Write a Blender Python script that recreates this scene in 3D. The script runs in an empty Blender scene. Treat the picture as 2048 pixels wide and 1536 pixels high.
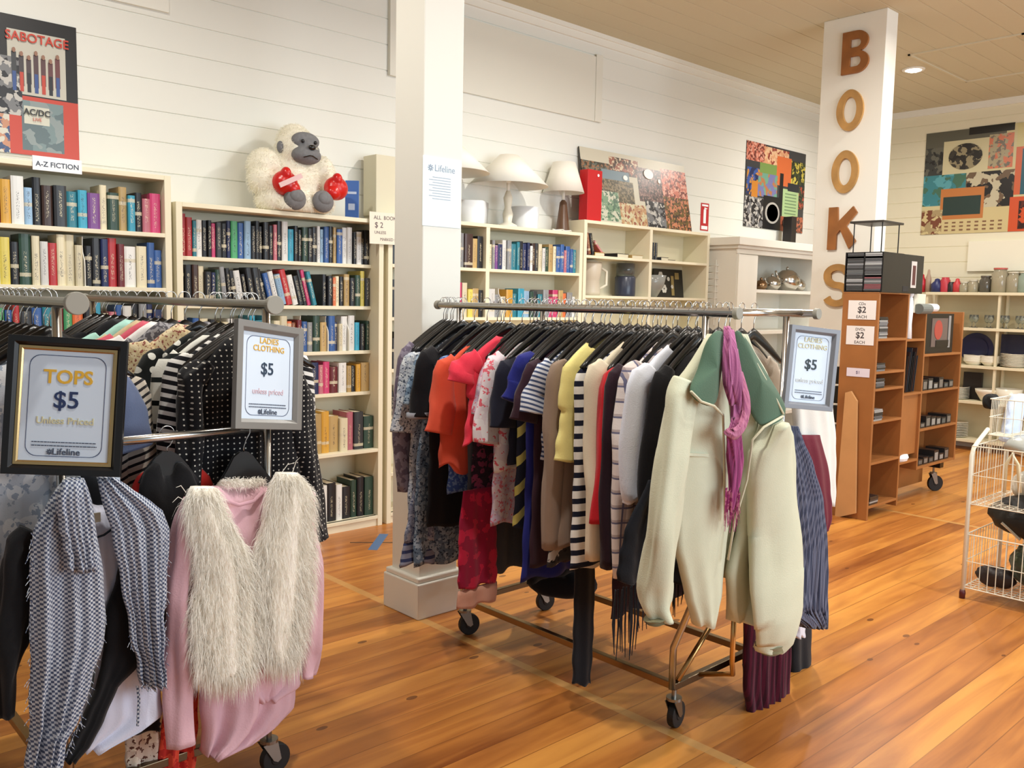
import bpy, math, random
from math import pi, sin, cos, radians
from mathutils import Vector, Matrix
import numpy as np
random.seed(7)
C = bpy.context.scene.collection
S = bpy.context.scene

# ------------------------------------------------------------------ camera
YAW, PITCH, ROLL, FPX, EYE = radians(47.065), radians(5.441), radians(1.127), 1773.8, 1.5
fw = Vector((cos(YAW)*cos(PITCH), sin(YAW)*cos(PITCH), -sin(PITCH)))
rt0 = Vector((sin(YAW), -cos(YAW), 0)); up0 = rt0.cross(fw)
rt = cos(ROLL)*rt0 + sin(ROLL)*up0; up = -sin(ROLL)*rt0 + cos(ROLL)*up0
CAM = Vector((0, 0, EYE))
cd = bpy.data.cameras.new('camera'); cam = bpy.data.objects.new('camera', cd); C.objects.link(cam)
cd.sensor_width = 36; cd.lens = FPX/2048*36; cd.clip_start = .05
cam.matrix_world = Matrix(((rt.x, up.x, -fw.x, 0), (rt.y, up.y, -fw.y, 0), (rt.z, up.z, -fw.z, EYE), (0, 0, 0, 1)))
S.camera = cam
def ray(x, y): return fw + (x-1024)/FPX*rt - (y-768)/FPX*up
def P(x, y, ax, v):
    "the point of the plane axis=v that is seen at photo position x, y"
    d = ray(x, y); return CAM + d*((v-CAM[ax])/d[ax])

# ------------------------------------------------------------------ light
S.view_settings.view_transform = 'Standard'; S.view_settings.look = 'None'
S.view_settings.gamma = 1; S.view_settings.use_curve_mapping = False
S.view_settings.exposure = -0.45
w = bpy.data.worlds.new('daylight'); S.world = w; w.use_nodes = True
w.node_tree.nodes['Background'].inputs[0].default_value = (.86, .95, 1, 1)
w.node_tree.nodes['Background'].inputs[1].default_value = .5
def area(name, loc, rot, size, power, col, sy=None, spread=180):
    l = bpy.data.lights.new(name, 'AREA'); l.energy = power; l.color = col; l.size = size
    if sy: l.shape = 'RECTANGLE'; l.size_y = sy
    l.spread = radians(spread)
    o = bpy.data.objects.new(name, l); C.objects.link(o); o.location = loc; o.rotation_euler = [radians(a) for a in rot]
    return o
area('window_daylight', (4.6, -2.4, 2.0), (88, 0, 6), 5, 290, (.8, .91, 1), 2.2)
LAMPS = [(1.6, 1.4, 60), (1.2, 3.6, 45), (4.4, 3.0, 80), (4.6, .3, 60), (8.42, 3.69, 50), (7.6, 1.0, 80), (6.4, 2.2, 30)]
for (x, y, p) in LAMPS:
    area('downlight_lamp', (x, y, 3.655), (0, 0, 0), .14, p, (1, .955, .88), spread=165)

# ------------------------------------------------------------------ helpers
def lin(c): return tuple(((v/255)/12.92 if v/255 <= .04045 else ((v/255+.055)/1.055)**2.4) for v in c)
MATS = {}
def base_mat(name):
    m = bpy.data.materials.new(name); m.use_nodes = True
    nt = m.node_tree; b = nt.nodes['Principled BSDF']; return m, nt, b
def mat(col, rough=.6, metal=0, name=None, emit=0, trans=0, bump=0, bscale=60, alpha=1, spec=None, var=0):
    key = (col, rough, metal, emit, trans, bump, bscale, alpha, spec, var)
    if key in MATS: return MATS[key]
    m, nt, b = base_mat(name or 'paint'); N = nt.nodes; L = nt.links
    c = lin(col)+(1,)
    b.inputs['Base Color'].default_value = c; b.inputs['Roughness'].default_value = rough
    b.inputs['Metallic'].default_value = metal
    if trans: b.inputs['Transmission Weight'].default_value = trans
    if spec is not None: b.inputs['Specular IOR Level'].default_value = spec
    if emit: b.inputs['Emission Color'].default_value = c; b.inputs['Emission Strength'].default_value = emit
    if bump or var:
        t = N.new('ShaderNodeTexCoord'); n = N.new('ShaderNodeTexNoise'); n.inputs['Scale'].default_value = bscale
        n.inputs['Detail'].default_value = 4; L.new(t.outputs['Object'], n.inputs['Vector'])
        if bump:
            bp = N.new('ShaderNodeBump'); bp.inputs['Strength'].default_value = bump; bp.inputs['Distance'].default_value = .01
            L.new(n.outputs[0], bp.inputs['Height']); L.new(bp.outputs[0], b.inputs['Normal'])
        if var:
            h = N.new('ShaderNodeHueSaturation'); h.inputs['Color'].default_value = c
            mr = N.new('ShaderNodeMapRange'); mr.inputs[1].default_value = .3; mr.inputs[2].default_value = .7
            mr.inputs[3].default_value = 1-var; mr.inputs[4].default_value = 1+var
            L.new(n.outputs[0], mr.inputs[0]); L.new(mr.outputs[0], h.inputs['Value']); L.new(h.outputs[0], b.inputs['Base Color'])
    MATS[key] = m; return m
def mth(nt, op, a, b=None, c=None):
    n = nt.nodes.new('ShaderNodeMath'); n.operation = op
    for i, v in enumerate((a, b, c)):
        if v is None: continue
        if isinstance(v, (int, float)): n.inputs[i].default_value = v
        else: nt.links.new(v, n.inputs[i])
    return n.outputs[0]
def mixc(nt, f, a, b):
    n = nt.nodes.new('ShaderNodeMix'); n.data_type = 'RGBA'
    if isinstance(f, (int, float)): n.inputs[0].default_value = f
    else: nt.links.new(f, n.inputs[0])
    for i, v in ((6, a), (7, b)):
        if isinstance(v, tuple): n.inputs[i].default_value = lin(v)+(1,)
        else: nt.links.new(v, n.inputs[i])
    return n.outputs[2]
def fabric(kind, cols, sc=.03, duty=.5, rough=.9, weave=260, wb=.25, thr=.5, rot=0):
    key = ('fab', kind, tuple(cols), sc, duty, rough, thr, rot)
    if key in MATS: return MATS[key]
    m, nt, b = base_mat(kind+'_fabric'); N = nt.nodes; L = nt.links
    b.inputs['Roughness'].default_value = rough; b.inputs['Specular IOR Level'].default_value = .2
    b.inputs['Sheen Weight'].default_value = .15
    t = N.new('ShaderNodeTexCoord'); mp = N.new('ShaderNodeMapping'); L.new(t.outputs['Object'], mp.inputs[0])
    mp.inputs['Rotation'].default_value = (0, radians(rot), 0)
    sx = N.new('ShaderNodeSeparateXYZ'); L.new(mp.outputs[0], sx.inputs[0]); x, y, z = sx.outputs
    def stripe(c, per, d): return mth(nt, 'LESS_THAN', mth(nt, 'FRACT', mth(nt, 'ADD', mth(nt, 'DIVIDE', c, per), 100.0)), d)
    def noise(scale, detail=2, vec=None):
        n = N.new('ShaderNodeTexNoise'); n.inputs['Scale'].default_value = scale; n.inputs['Detail'].default_value = detail
        L.new(vec or mp.outputs[0], n.inputs['Vector']); return n.outputs[0]
    def vor(scale, rand=1, flat=False):
        n = N.new('ShaderNodeTexVoronoi'); n.inputs['Scale'].default_value = scale; n.inputs['Randomness'].default_value = rand
        if flat:
            cb = N.new('ShaderNodeCombineXYZ'); L.new(x, cb.inputs[0]); L.new(z, cb.inputs[2]); L.new(cb.outputs[0], n.inputs['Vector'])
        else: L.new(mp.outputs[0], n.inputs['Vector'])
        return n.outputs['Distance'], n.outputs['Color']
    c0 = cols[0]; c1 = cols[1] if len(cols) > 1 else c0; c2 = cols[2] if len(cols) > 2 else c1
    if kind == 'plain': f = mth(nt, 'MULTIPLY', noise(14, 4), .5); out = mixc(nt, f, c0, tuple(int(v*.72) for v in c0) if len(cols) < 2 else c1)
    elif kind == 'stripe':
        out = mixc(nt, stripe(z, sc, duty), c0, c1)
    elif kind == 'strand':
        cb = N.new('ShaderNodeCombineXYZ'); L.new(mth(nt, 'MULTIPLY', x, 1/sc), cb.inputs[0]); L.new(y, cb.inputs[1]); L.new(mth(nt, 'MULTIPLY', z, 5), cb.inputs[2])
        f = N.new('ShaderNodeMapRange'); f.inputs[1].default_value = .38; f.inputs[2].default_value = .62; L.new(noise(1, 3, cb.outputs[0]), f.inputs[0]); out = mixc(nt, f.outputs[0], c0, c1)
    elif kind == 'vstripe': out = mixc(nt, stripe(x, sc, duty), c0, c1)
    elif kind == 'dots':
        d, _ = vor(1/sc, thr if thr != .5 else 0, True); out = mixc(nt, mth(nt, 'LESS_THAN', d, duty), c0, c1)
    elif kind == 'floral':
        d, cc = vor(1/sc, 1, True); n = noise(.9/sc, 3)
        out = mixc(nt, mth(nt, 'LESS_THAN', mth(nt, 'ADD', d, mth(nt, 'MULTIPLY', n, .8)), duty+.4), c0, c1)
        out = mixc(nt, mth(nt, 'GREATER_THAN', noise(2.2/sc, 3), thr+.08), out, c2)
    elif kind == 'plaid':
        out = mixc(nt, mth(nt, 'MULTIPLY', stripe(z, sc, duty), .6), c0, c1); out = mixc(nt, mth(nt, 'MULTIPLY', stripe(x, sc, duty), .6), out, c1)
        out = mixc(nt, mth(nt, 'MULTIPLY', mth(nt, 'MAXIMUM', stripe(z, sc*1.0, .12), stripe(x, sc, .12)), .8), out, c2)
    elif kind == 'check':
        a = mth(nt, 'GREATER_THAN', mth(nt, 'MULTIPLY', mth(nt, 'SINE', mth(nt, 'MULTIPLY', x, 2*pi/sc)), mth(nt, 'SINE', mth(nt, 'MULTIPLY', z, 2*pi/sc))), duty-.5)
        out = mixc(nt, a, c0, c1); out = mixc(nt, mth(nt, 'MULTIPLY', noise(9, 3), .55), out, c2)
    elif kind == 'heather':
        out = mixc(nt, mth(nt, 'GREATER_THAN', noise(1/sc, 3), thr), c0, c1)
    L.new(out, b.inputs['Base Color'])
    n = noise(weave, 2); bp = N.new('ShaderNodeBump'); bp.inputs['Strength'].default_value = wb; bp.inputs['Distance'].default_value = .003
    L.new(n, bp.inputs['Height']); L.new(bp.outputs[0], b.inputs['Normal'])
    MATS[key] = m; return m
def busy(c0, c1, c2, scale=9):
    key = ('busy', c0, c1, c2, scale)
    if key in MATS: return MATS[key]
    m, nt, b = base_mat('printed_picture'); N = nt.nodes; L = nt.links
    t = N.new('ShaderNodeTexCoord'); n = N.new('ShaderNodeTexNoise'); n.inputs['Scale'].default_value = scale; n.inputs['Detail'].default_value = 5
    n2 = N.new('ShaderNodeTexNoise'); n2.inputs['Scale'].default_value = scale*1.7
    L.new(t.outputs['Object'], n.inputs['Vector']); L.new(t.outputs['Object'], n2.inputs['Vector'])
    o = mixc(nt, mth(nt, 'GREATER_THAN', n.outputs[0], .5), c0, c1); o = mixc(nt, mth(nt, 'GREATER_THAN', n2.outputs[0], .56), o, c2)
    L.new(o, b.inputs['Base Color']); b.inputs['Roughness'].default_value = .3
    MATS[key] = m; return m

def furm(name, c):
    m = bpy.data.materials.new(name); m.use_nodes = True; nt = m.node_tree; nt.nodes.remove(nt.nodes['Principled BSDF'])
    d = nt.nodes.new('ShaderNodeBsdfDiffuse'); tr = nt.nodes.new('ShaderNodeBsdfTranslucent'); mx = nt.nodes.new('ShaderNodeMixShader'); mx.inputs[0].default_value = .3
    for n in (d, tr): n.inputs['Color'].default_value = lin(c)+(1,)
    nt.links.new(d.outputs[0], mx.inputs[1]); nt.links.new(tr.outputs[0], mx.inputs[2]); nt.links.new(mx.outputs[0], nt.nodes['Material Output'].inputs[0]); return m

class MB:
    def __init__(s): s.v = []; s.f = []; s.m = []; s.cm = 0
    def add(s, vs, fs):
        k = len(s.v); s.v += [tuple(v) for v in vs]; s.f += [tuple(i+k for i in f) for f in fs]; s.m += [s.cm]*len(fs); return s
    def mi(s, i): s.cm = i; return s
    def box(s, a, b, bev=0):
        x0, x1 = sorted((a[0], b[0])); y0, y1 = sorted((a[1], b[1])); z0, z1 = sorted((a[2], b[2]))
        return s.add([(x0,y0,z0),(x1,y0,z0),(x1,y1,z0),(x0,y1,z0),(x0,y0,z1),(x1,y0,z1),(x1,y1,z1),(x0,y1,z1)],
            [(0,3,2,1),(4,5,6,7),(0,1,5,4),(1,2,6,5),(2,3,7,6),(3,0,4,7)])
    def rings(s, R, closed=True, cap=True):
        n = len(R[0]); k = len(s.v); fs = []
        for i in range(len(R)-1):
            for j in range(n if closed else n-1):
                a = i*n+j; b = i*n+(j+1) % n; fs.append((a, b, b+n, a+n))
        if cap: fs.append(tuple(range(n-1, -1, -1))); fs.append(tuple((len(R)-1)*n+j for j in range(n)))
        return s.add([p for r in R for p in r], fs)
    def tube(s, pts, r, n=8, cap=True):
        pts = [Vector(p) for p in pts]; R = []; prev = None
        for i, p in enumerate(pts):
            t = (pts[min(i+1, len(pts)-1)]-pts[max(i-1, 0)]).normalized()
            if prev is None: a = Vector((0, 0, 1)) if abs(t.z) < .9 else Vector((1, 0, 0)); u_ = t.cross(a).normalized()
            else: u_ = (prev-t*prev.dot(t)).normalized()
            prev = u_; v_ = t.cross(u_); rr = r[i] if isinstance(r, (list, tuple)) else r
            R.append([p+(u_*cos(2*pi*j/n)+v_*sin(2*pi*j/n))*rr for j in range(n)])
        return s.rings(R, cap=cap)
    def lathe(s, prof, c=(0, 0, 0), n=20, sx=1, sy=1):
        c = Vector(c)
        return s.rings([[c+Vector((r*cos(2*pi*j/n)*sx, r*sin(2*pi*j/n)*sy, z)) for j in range(n)] for r, z in prof])
    def ell(s, c, r, n=14, m=9):
        c = Vector(c); return s.rings([[c+Vector((r[0]*sin(a)*cos(2*pi*j/n), r[1]*sin(a)*sin(2*pi*j/n), -r[2]*cos(a))) for j in range(n)] for a in [pi*(i+.02)/(m+.04) if i else .03 for i in range(m+1)]])
    def disc(s, c, axis, r, h, n=24):
        a = Vector(axis).normalized(); c = Vector(c); return s.tube([c-a*h/2, c+a*h/2], r, n)
    def prism(s, poly, org, U, V, W):
        "poly in (u, v), swept along vector W"
        org = Vector(org); U = Vector(U); V = Vector(V); W = Vector(W); n = len(poly)
        a = [org+U*p[0]+V*p[1] for p in poly]; b = [p+W for p in a]
        return s.add(a+b, [tuple(range(n-1, -1, -1)), tuple(range(n, 2*n))]+[(i, (i+1) % n, (i+1) % n+n, i+n) for i in range(n)])
    def build(s, name, ms, parent=None, org=None, smooth=False, bevel=0):
        me = bpy.data.meshes.new(name)
        if parent is not None and org is None: org = parent.location if parent.parent is None else parent.parent.location
        o0 = Vector(org) if org is not None else Vector((0, 0, 0))
        me.from_pydata([(v[0]-o0.x, v[1]-o0.y, v[2]-o0.z) for v in s.v], [], s.f)
        for m in (ms if isinstance(ms, (list, tuple)) else [ms]): me.materials.append(m)
        me.polygons.foreach_set('material_index', s.m)
        if smooth: me.polygons.foreach_set('use_smooth', [True]*len(s.f))
        me.update(); o = bpy.data.objects.new(name, me); C.objects.link(o)
        if parent is not None: o.parent = parent
        elif org is not None: o.location = o0
        if bevel: b = o.modifiers.new('bevel', 'BEVEL'); b.width = bevel; b.segments = 2; b.limit_method = 'ANGLE'
        return o
def tag(o, label, cat, group=None):
    o['label'] = label; o['category'] = cat
    if group: o['group'] = group
    return o
def thing(name, label, cat, loc=(0, 0, 0), group=None):
    o = bpy.data.objects.new(name, None); C.objects.link(o); o.location = loc; o.empty_display_size = .05
    return tag(o, label, cat, group)
def struct(o): o['kind'] = 'structure'; return o
def stuff(o): o['kind'] = 'stuff'; return o
def text(s, size, M, m, parent, name='lettering', ext=.0006, align='CENTER', bold=0, sx=1):
    "M: Matrix of the sign plane (local x right, y up, z out)"
    c = bpy.data.curves.new(name, 'FONT'); c.body = s; c.size = size; c.extrude = ext; c.align_x = align; c.align_y = 'CENTER'; c.offset = bold
    c.resolution_u = 3
    t = bpy.data.objects.new('tmp', c); me = bpy.data.meshes.new_from_object(t); bpy.data.objects.remove(t)
    me.transform(Matrix.Diagonal((sx, 1, 1, 1))); me.transform(M)
    if parent: me.transform(Matrix.Translation(-Vector(parent.location if parent.parent is None else parent.parent.location)))
    me.materials.clear(); me.materials.append(m)
    o = bpy.data.objects.new(name, me); C.objects.link(o); o.parent = parent; return o
def join_text(items, m, parent, name):
    "several lines of lettering in one mesh; items (string, size, Matrix, bold)"
    bm_v = []; bm_f = []
    for s, size, M, bold in items:
        c = bpy.data.curves.new(name, 'FONT'); c.body = s; c.size = size; c.extrude = .0005; c.align_x = 'CENTER'; c.align_y = 'CENTER'; c.offset = bold; c.resolution_u = 3
        t = bpy.data.objects.new('tmp', c); me = bpy.data.meshes.new_from_object(t); bpy.data.objects.remove(t); me.transform(M)
        k = len(bm_v); bm_v += [v.co.copy() for v in me.vertices]; bm_f += [tuple(i+k for i in p.vertices) for p in me.polygons]; bpy.data.meshes.remove(me)
    b = MB(); b.add(bm_v, bm_f); return b.build(name, m, parent)
def plane_M(org, X, Y):
    X = Vector(X).normalized(); Y = Vector(Y); Y = (Y-X*Y.dot(X)).normalized(); Z = X.cross(Y); o = Vector(org)
    return Matrix(((X.x, Y.x, Z.x, o.x), (X.y, Y.y, Z.y, o.y), (X.z, Y.z, Z.z, o.z), (0, 0, 0, 1)))
def at(M, x, y, z=0): return M @ Matrix.Translation((x, y, z))
def pbox(b, M, x0, y0, x1, y1, z0, z1):
    vs = [M @ Vector(p) for p in ((x0,y0,z0),(x1,y0,z0),(x1,y1,z0),(x0,y1,z0),(x0,y0,z1),(x1,y0,z1),(x1,y1,z1),(x0,y1,z1))]
    return b.add(vs, [(0,3,2,1),(4,5,6,7),(0,1,5,4),(1,2,6,5),(2,3,7,6),(3,0,4,7)])
def copy_tree(o, parent=None):
    c = o.copy(); C.objects.link(c); c.parent = parent
    for ch in list(o.children): copy_tree(ch, c)
    return c
def flat_shape(name, outlines, M, ext, m, parent=None):
    "closed 2D outlines (holes allowed), given thickness, as one mesh"
    c = bpy.data.curves.new(name, 'CURVE'); c.dimensions = '2D'; c.fill_mode = 'BOTH'; c.extrude = ext
    for ol in outlines:
        sp = c.splines.new('POLY'); sp.points.add(len(ol)-1); sp.use_cyclic_u = True
        for i, p in enumerate(ol): sp.points[i].co = (p[0], p[1], 0, 1)
    t = bpy.data.objects.new('tmp', c); me = bpy.data.meshes.new_from_object(t); bpy.data.objects.remove(t)
    me.transform(M); me.materials.clear(); me.materials.append(m)
    if parent: me.transform(Matrix.Translation(-Vector(parent.location)))
    o = bpy.data.objects.new(name, me); C.objects.link(o); o.parent = parent; return o

# materials in common use
WHITE = mat((238, 236, 226), .5, name='white_paint', bump=.05, bscale=25)
SHELFW = mat((236, 228, 200), .45, name='cream_laminate')
CHROME = mat((190, 188, 184), .22, 1, name='chrome'); STEEL = mat((150, 148, 142), .35, 1, name='steel')
BLACKP = mat((14, 13, 14), .28, name='black_plastic'); RUBBER = mat((16, 15, 15), .6, name='black_rubber')
PAPER = mat((244, 246, 250), .6, name='paper')
# ------------------------------------------------------------------ the room
WY, WX, CZ = 5.08, 10.2, 3.69
def floor_mat():
    m, nt, b = base_mat('polished_pine_boards'); N = nt.nodes; L = nt.links
    t = N.new('ShaderNodeTexCoord'); sx = N.new('ShaderNodeSeparateXYZ'); L.new(t.outputs['Object'], sx.inputs[0]); x, y, z = sx.outputs
    W = .125
    row = mth(nt, 'FLOOR', mth(nt, 'DIVIDE', y, W)); sec = mth(nt, 'FLOOR', mth(nt, 'DIVIDE', mth(nt, 'ADD', x, 1.57), 4.0))
    wn = N.new('ShaderNodeTexWhiteNoise'); wn.noise_dimensions = '2D'; cb = N.new('ShaderNodeCombineXYZ'); L.new(row, cb.inputs[0]); L.new(sec, cb.inputs[1]); L.new(cb.outputs[0], wn.inputs['Vector'])
    cv = N.new('ShaderNodeCombineXYZ'); L.new(mth(nt, 'MULTIPLY', x, .9), cv.inputs[0]); L.new(mth(nt, 'MULTIPLY', y, 9), cv.inputs[1]); L.new(mth(nt, 'MULTIPLY', wn.outputs[0], 30), cv.inputs[2])
    g = N.new('ShaderNodeTexNoise'); g.inputs['Scale'].default_value = 1.6; g.inputs['Detail'].default_value = 6; g.inputs['Distortion'].default_value = .6; L.new(cv.outputs[0], g.inputs['Vector'])
    f = mth(nt, 'ADD', mth(nt, 'MULTIPLY', g.outputs[0], .9), mth(nt, 'MULTIPLY', wn.outputs[0], .42))
    r = N.new('ShaderNodeValToRGB'); L.new(f, r.inputs[0]); e = r.color_ramp.elements
    e[0].position = .3; e[0].color = lin((132, 72, 30))+(1,); e[1].position = .9; e[1].color = lin((214, 146, 68))+(1,)
    k = r.color_ramp.elements.new(.6); k.color = lin((180, 112, 50))+(1,)
    v = N.new('ShaderNodeTexVoronoi'); v.inputs['Scale'].default_value = 3.4
    c3 = N.new('ShaderNodeCombineXYZ'); L.new(x, c3.inputs[0]); L.new(mth(nt, 'MULTIPLY', y, 1.9), c3.inputs[1]); L.new(c3.outputs[0], v.inputs['Vector'])
    kn = mth(nt, 'MULTIPLY', mth(nt, 'LESS_THAN', v.outputs['Distance'], .085), .75)
    col = mixc(nt, kn, r.outputs[0], (84, 42, 18))
    fr = mth(nt, 'FRACT', mth(nt, 'DIVIDE', y, W)); seam = mth(nt, 'LESS_THAN', fr, .03)
    col = mixc(nt, mth(nt, 'MULTIPLY', seam, .6), col, (110, 60, 24))
    fx = mth(nt, 'FRACT', mth(nt, 'DIVIDE', mth(nt, 'ADD', x, 1.57), 4.0)); strip = mth(nt, 'LESS_THAN', fx, .011)
    col = mixc(nt, mth(nt, 'MULTIPLY', strip, .7), col, (206, 160, 96))
    L.new(col, b.inputs['Base Color']); b.inputs['Roughness'].default_value = .34
    return m
fb = MB(); fb.box((-2, -2.6, -.1), (WX+.1, WY+.1, 0)); struct(fb.build('floor', floor_mat()))
def boards(name, horiz, a0, a1, s0, s1, step, off, m, put):
    "a wall or ceiling of boards with a V groove between them; put(a, s, depth) -> point"
    b = MB(); g = .0045; d = .006; s = s0; edges = []
    k = math.ceil((s0-off)/step); lines = [off+step*i for i in range(k, int((s1-off)/step)+1)]
    prof = [(s0, 0)]
    for l in lines:
        if l-g > s0 and l+g < s1: prof += [(l-g, 0), (l-g*.3, d), (l+g*.3, d), (l+g, 0)]
    prof.append((s1, 0))
    vs = []; fs = []
    for (q, dd) in prof: vs += [put(a0, q, dd), put(a1, q, dd)]
    for i in range(len(prof)-1): fs.append((2*i, 2*i+1, 2*i+3, 2*i+2))
    n = len(vs); vs += [put(a0, s0, .1), put(a1, s0, .1), put(a1, s1, .1), put(a0, s1, .1)]
    fs += [(n, n+1, n+2, n+3), (0, 1, n+1, n), (2*len(prof)-2, 2*len(prof)-1, n+2, n+3)]
    b.add(vs, fs); return struct(b.build(name, m))
WALLM = mat((232, 232, 224), .55, name='white_painted_boards', bump=.04, bscale=12)
boards('wall_left', 1, -2, WX, 0, CZ, .168, .155, WALLM, lambda a, s, d: (a, WY+d, s))
boards('wall_back', 1, -2.6, WY, 0, CZ, .168, .155, mat((232, 226, 200), .55, name='cream_painted_boards'), lambda a, s, d: (WX+d, a, s))
boards('ceiling', 1, -2, WX, -2.6, WY, .2, .08, mat((205, 196, 168), .75, name='ceiling_boards'), lambda a, s, d: (a, s, CZ+d))
b = MB(); b.box((-2, WY-.02, 3.6), (WX, WY, CZ)); b.box((-2, WY-.035, 3.655), (WX, WY, CZ)); struct(b.build('trim_1', WHITE))
b = MB(); b.box((WX-.03, -2.6, 3.62), (WX, WY-.035, CZ)); struct(b.build('trim_2', WHITE))
b = MB(); b.box((-2, WY-.015, 0), (WX, WY, .14)); struct(b.build('baseboard_left', WHITE))
b = MB(); b.box((WX-.015, -2.6, 0), (WX, WY-.015, .14)); struct(b.build('baseboard_back', WHITE))
# blank panels fixed on the wall
b = MB(); b.box((3.53, WY-.02, 2.98), (5.66, WY, 3.50)); b.mi(0).box((5.58, WY-.028, 2.98), (5.66, WY-.02, 3.52)); b.box((3.53, WY-.028, 2.98), (3.6, WY-.02, 3.58))
tag(b.build('wall_panel', mat((228, 226, 214), .5, name='panel_paint'), org=(4.6, WY, 3.2), bevel=.003), 'blank off-white board panel high on the wall beside the white column', 'panel')
b = MB(); b.box((1.2, WY-.02, 3.05), (2.05, WY, 3.5)); tag(b.build('wall_panel', WHITE, org=(1.6, WY, 3.2)), 'small blank panel cut off by the top left frame edge', 'panel')
# ceiling hatch and boards at the far end
b = MB()
for (x0, y0, x1, y1) in ((7.9, 2.6, 9.2, 2.62), (7.9, 3.5, 9.2, 3.52), (7.9, 2.6, 7.92, 3.52), (9.18, 2.6, 9.2, 3.52)): b.box((x0, y0, CZ-.012), (x1, y1, CZ))
struct(b.build('trim_3', mat((214, 205, 178), .7)))
# downlights
for i, (x, y, p) in enumerate(LAMPS):
    if i != 4: continue
    t = thing('downlight', 'round glowing ceiling downlight to the right of the letter column', 'light', (x, y, CZ))
    b = MB(); b.lathe([(.075, -.012), (.095, -.012), (.1, -.004), (.1, 0), (.075, 0)], (x, y, CZ), 28); b.build('rim', WHITE, t, smooth=True)
    b = MB(); b.lathe([(.001, -.024), (.045, -.022), (.07, -.012), (.078, 0)], (x, y, CZ), 28); b.build('diffuser', mat((255, 250, 235), .4, emit=30, name='lit_diffuser'), t, smooth=True)

# ---- columns
def column(n, x0, y0, x1, y1, label, base=.17):
    t = thing('column', label, 'column', ((x0+x1)/2, (y0+y1)/2, 0))
    b = MB(); b.box((x0, y0, 0), (x1, y1, CZ)); b.build('shaft', WHITE if n == 1 else mat((240, 238, 228), .5), t, bevel=.004)
    b = MB(); b.box((x0-.03, y0-.03, 0), (x1+.03, y1+.03, base)); b.box((x0-.022, y0-.022, base), (x1+.022, y1+.022, base+.025)); b.build('base_moulding', WHITE, t, bevel=.006)
    return t
c1 = column(1, 2.455, 3.25, 2.68, 3.47, 'square white timber column with stepped base behind the middle rack')
c2 = column(2, 6.58, 3.1, 6.76, 3.6, 'wide white column carrying the wooden letters')
# beam piece above the letter column
b = MB(); b.box((6.64, 3.2, CZ-.03), (6.9, 3.5, CZ)); struct(b.build('trim_4', mat((60, 40, 34), .6)))
# poster with letterhead on the column
M = plane_M(P(882, 385, 1, 3.25-.002), (1, 0, 0), (0, 0, 1)); t = tag(None or thing('notice', '', 'x', M.translation), 'white paper notice with grey letterhead taped to the white column', 'notice')
b = MB(); pbox(b, M, -.105, -.155, .115, .155, -.001, .001); b.build('sheet', mat((236, 248, 250), .5), t)
GREYI = mat((150, 165, 185), .6); NAVY = mat((38, 56, 98), .6); YEL = mat((226, 178, 60), .6); PYEL = mat((214, 208, 170), .6); PPK = mat((216, 190, 200), .6)
def logo(b, M, r):
    for k in range(8):
        a = k*pi/4; pbox(b, at(M, cos(a)*r*.6, sin(a)*r*.6) @ Matrix.Rotation(a, 4, 'Z'), -r*.35, -r*.14, r*.35, r*.14, 0, .0012)
b = MB(); logo(b, at(M, -.062, .105, .001), .016)
for k in range(9): pbox(b, at(M, 0, .065-k*.012, .001), -.05-.02*(k % 2), -.0012, .055, .0012, 0, .0006)
b.build('small_print', GREYI, t); text('Lifeline', .042, at(M, .02, .105, .001), GREYI, t)

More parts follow.
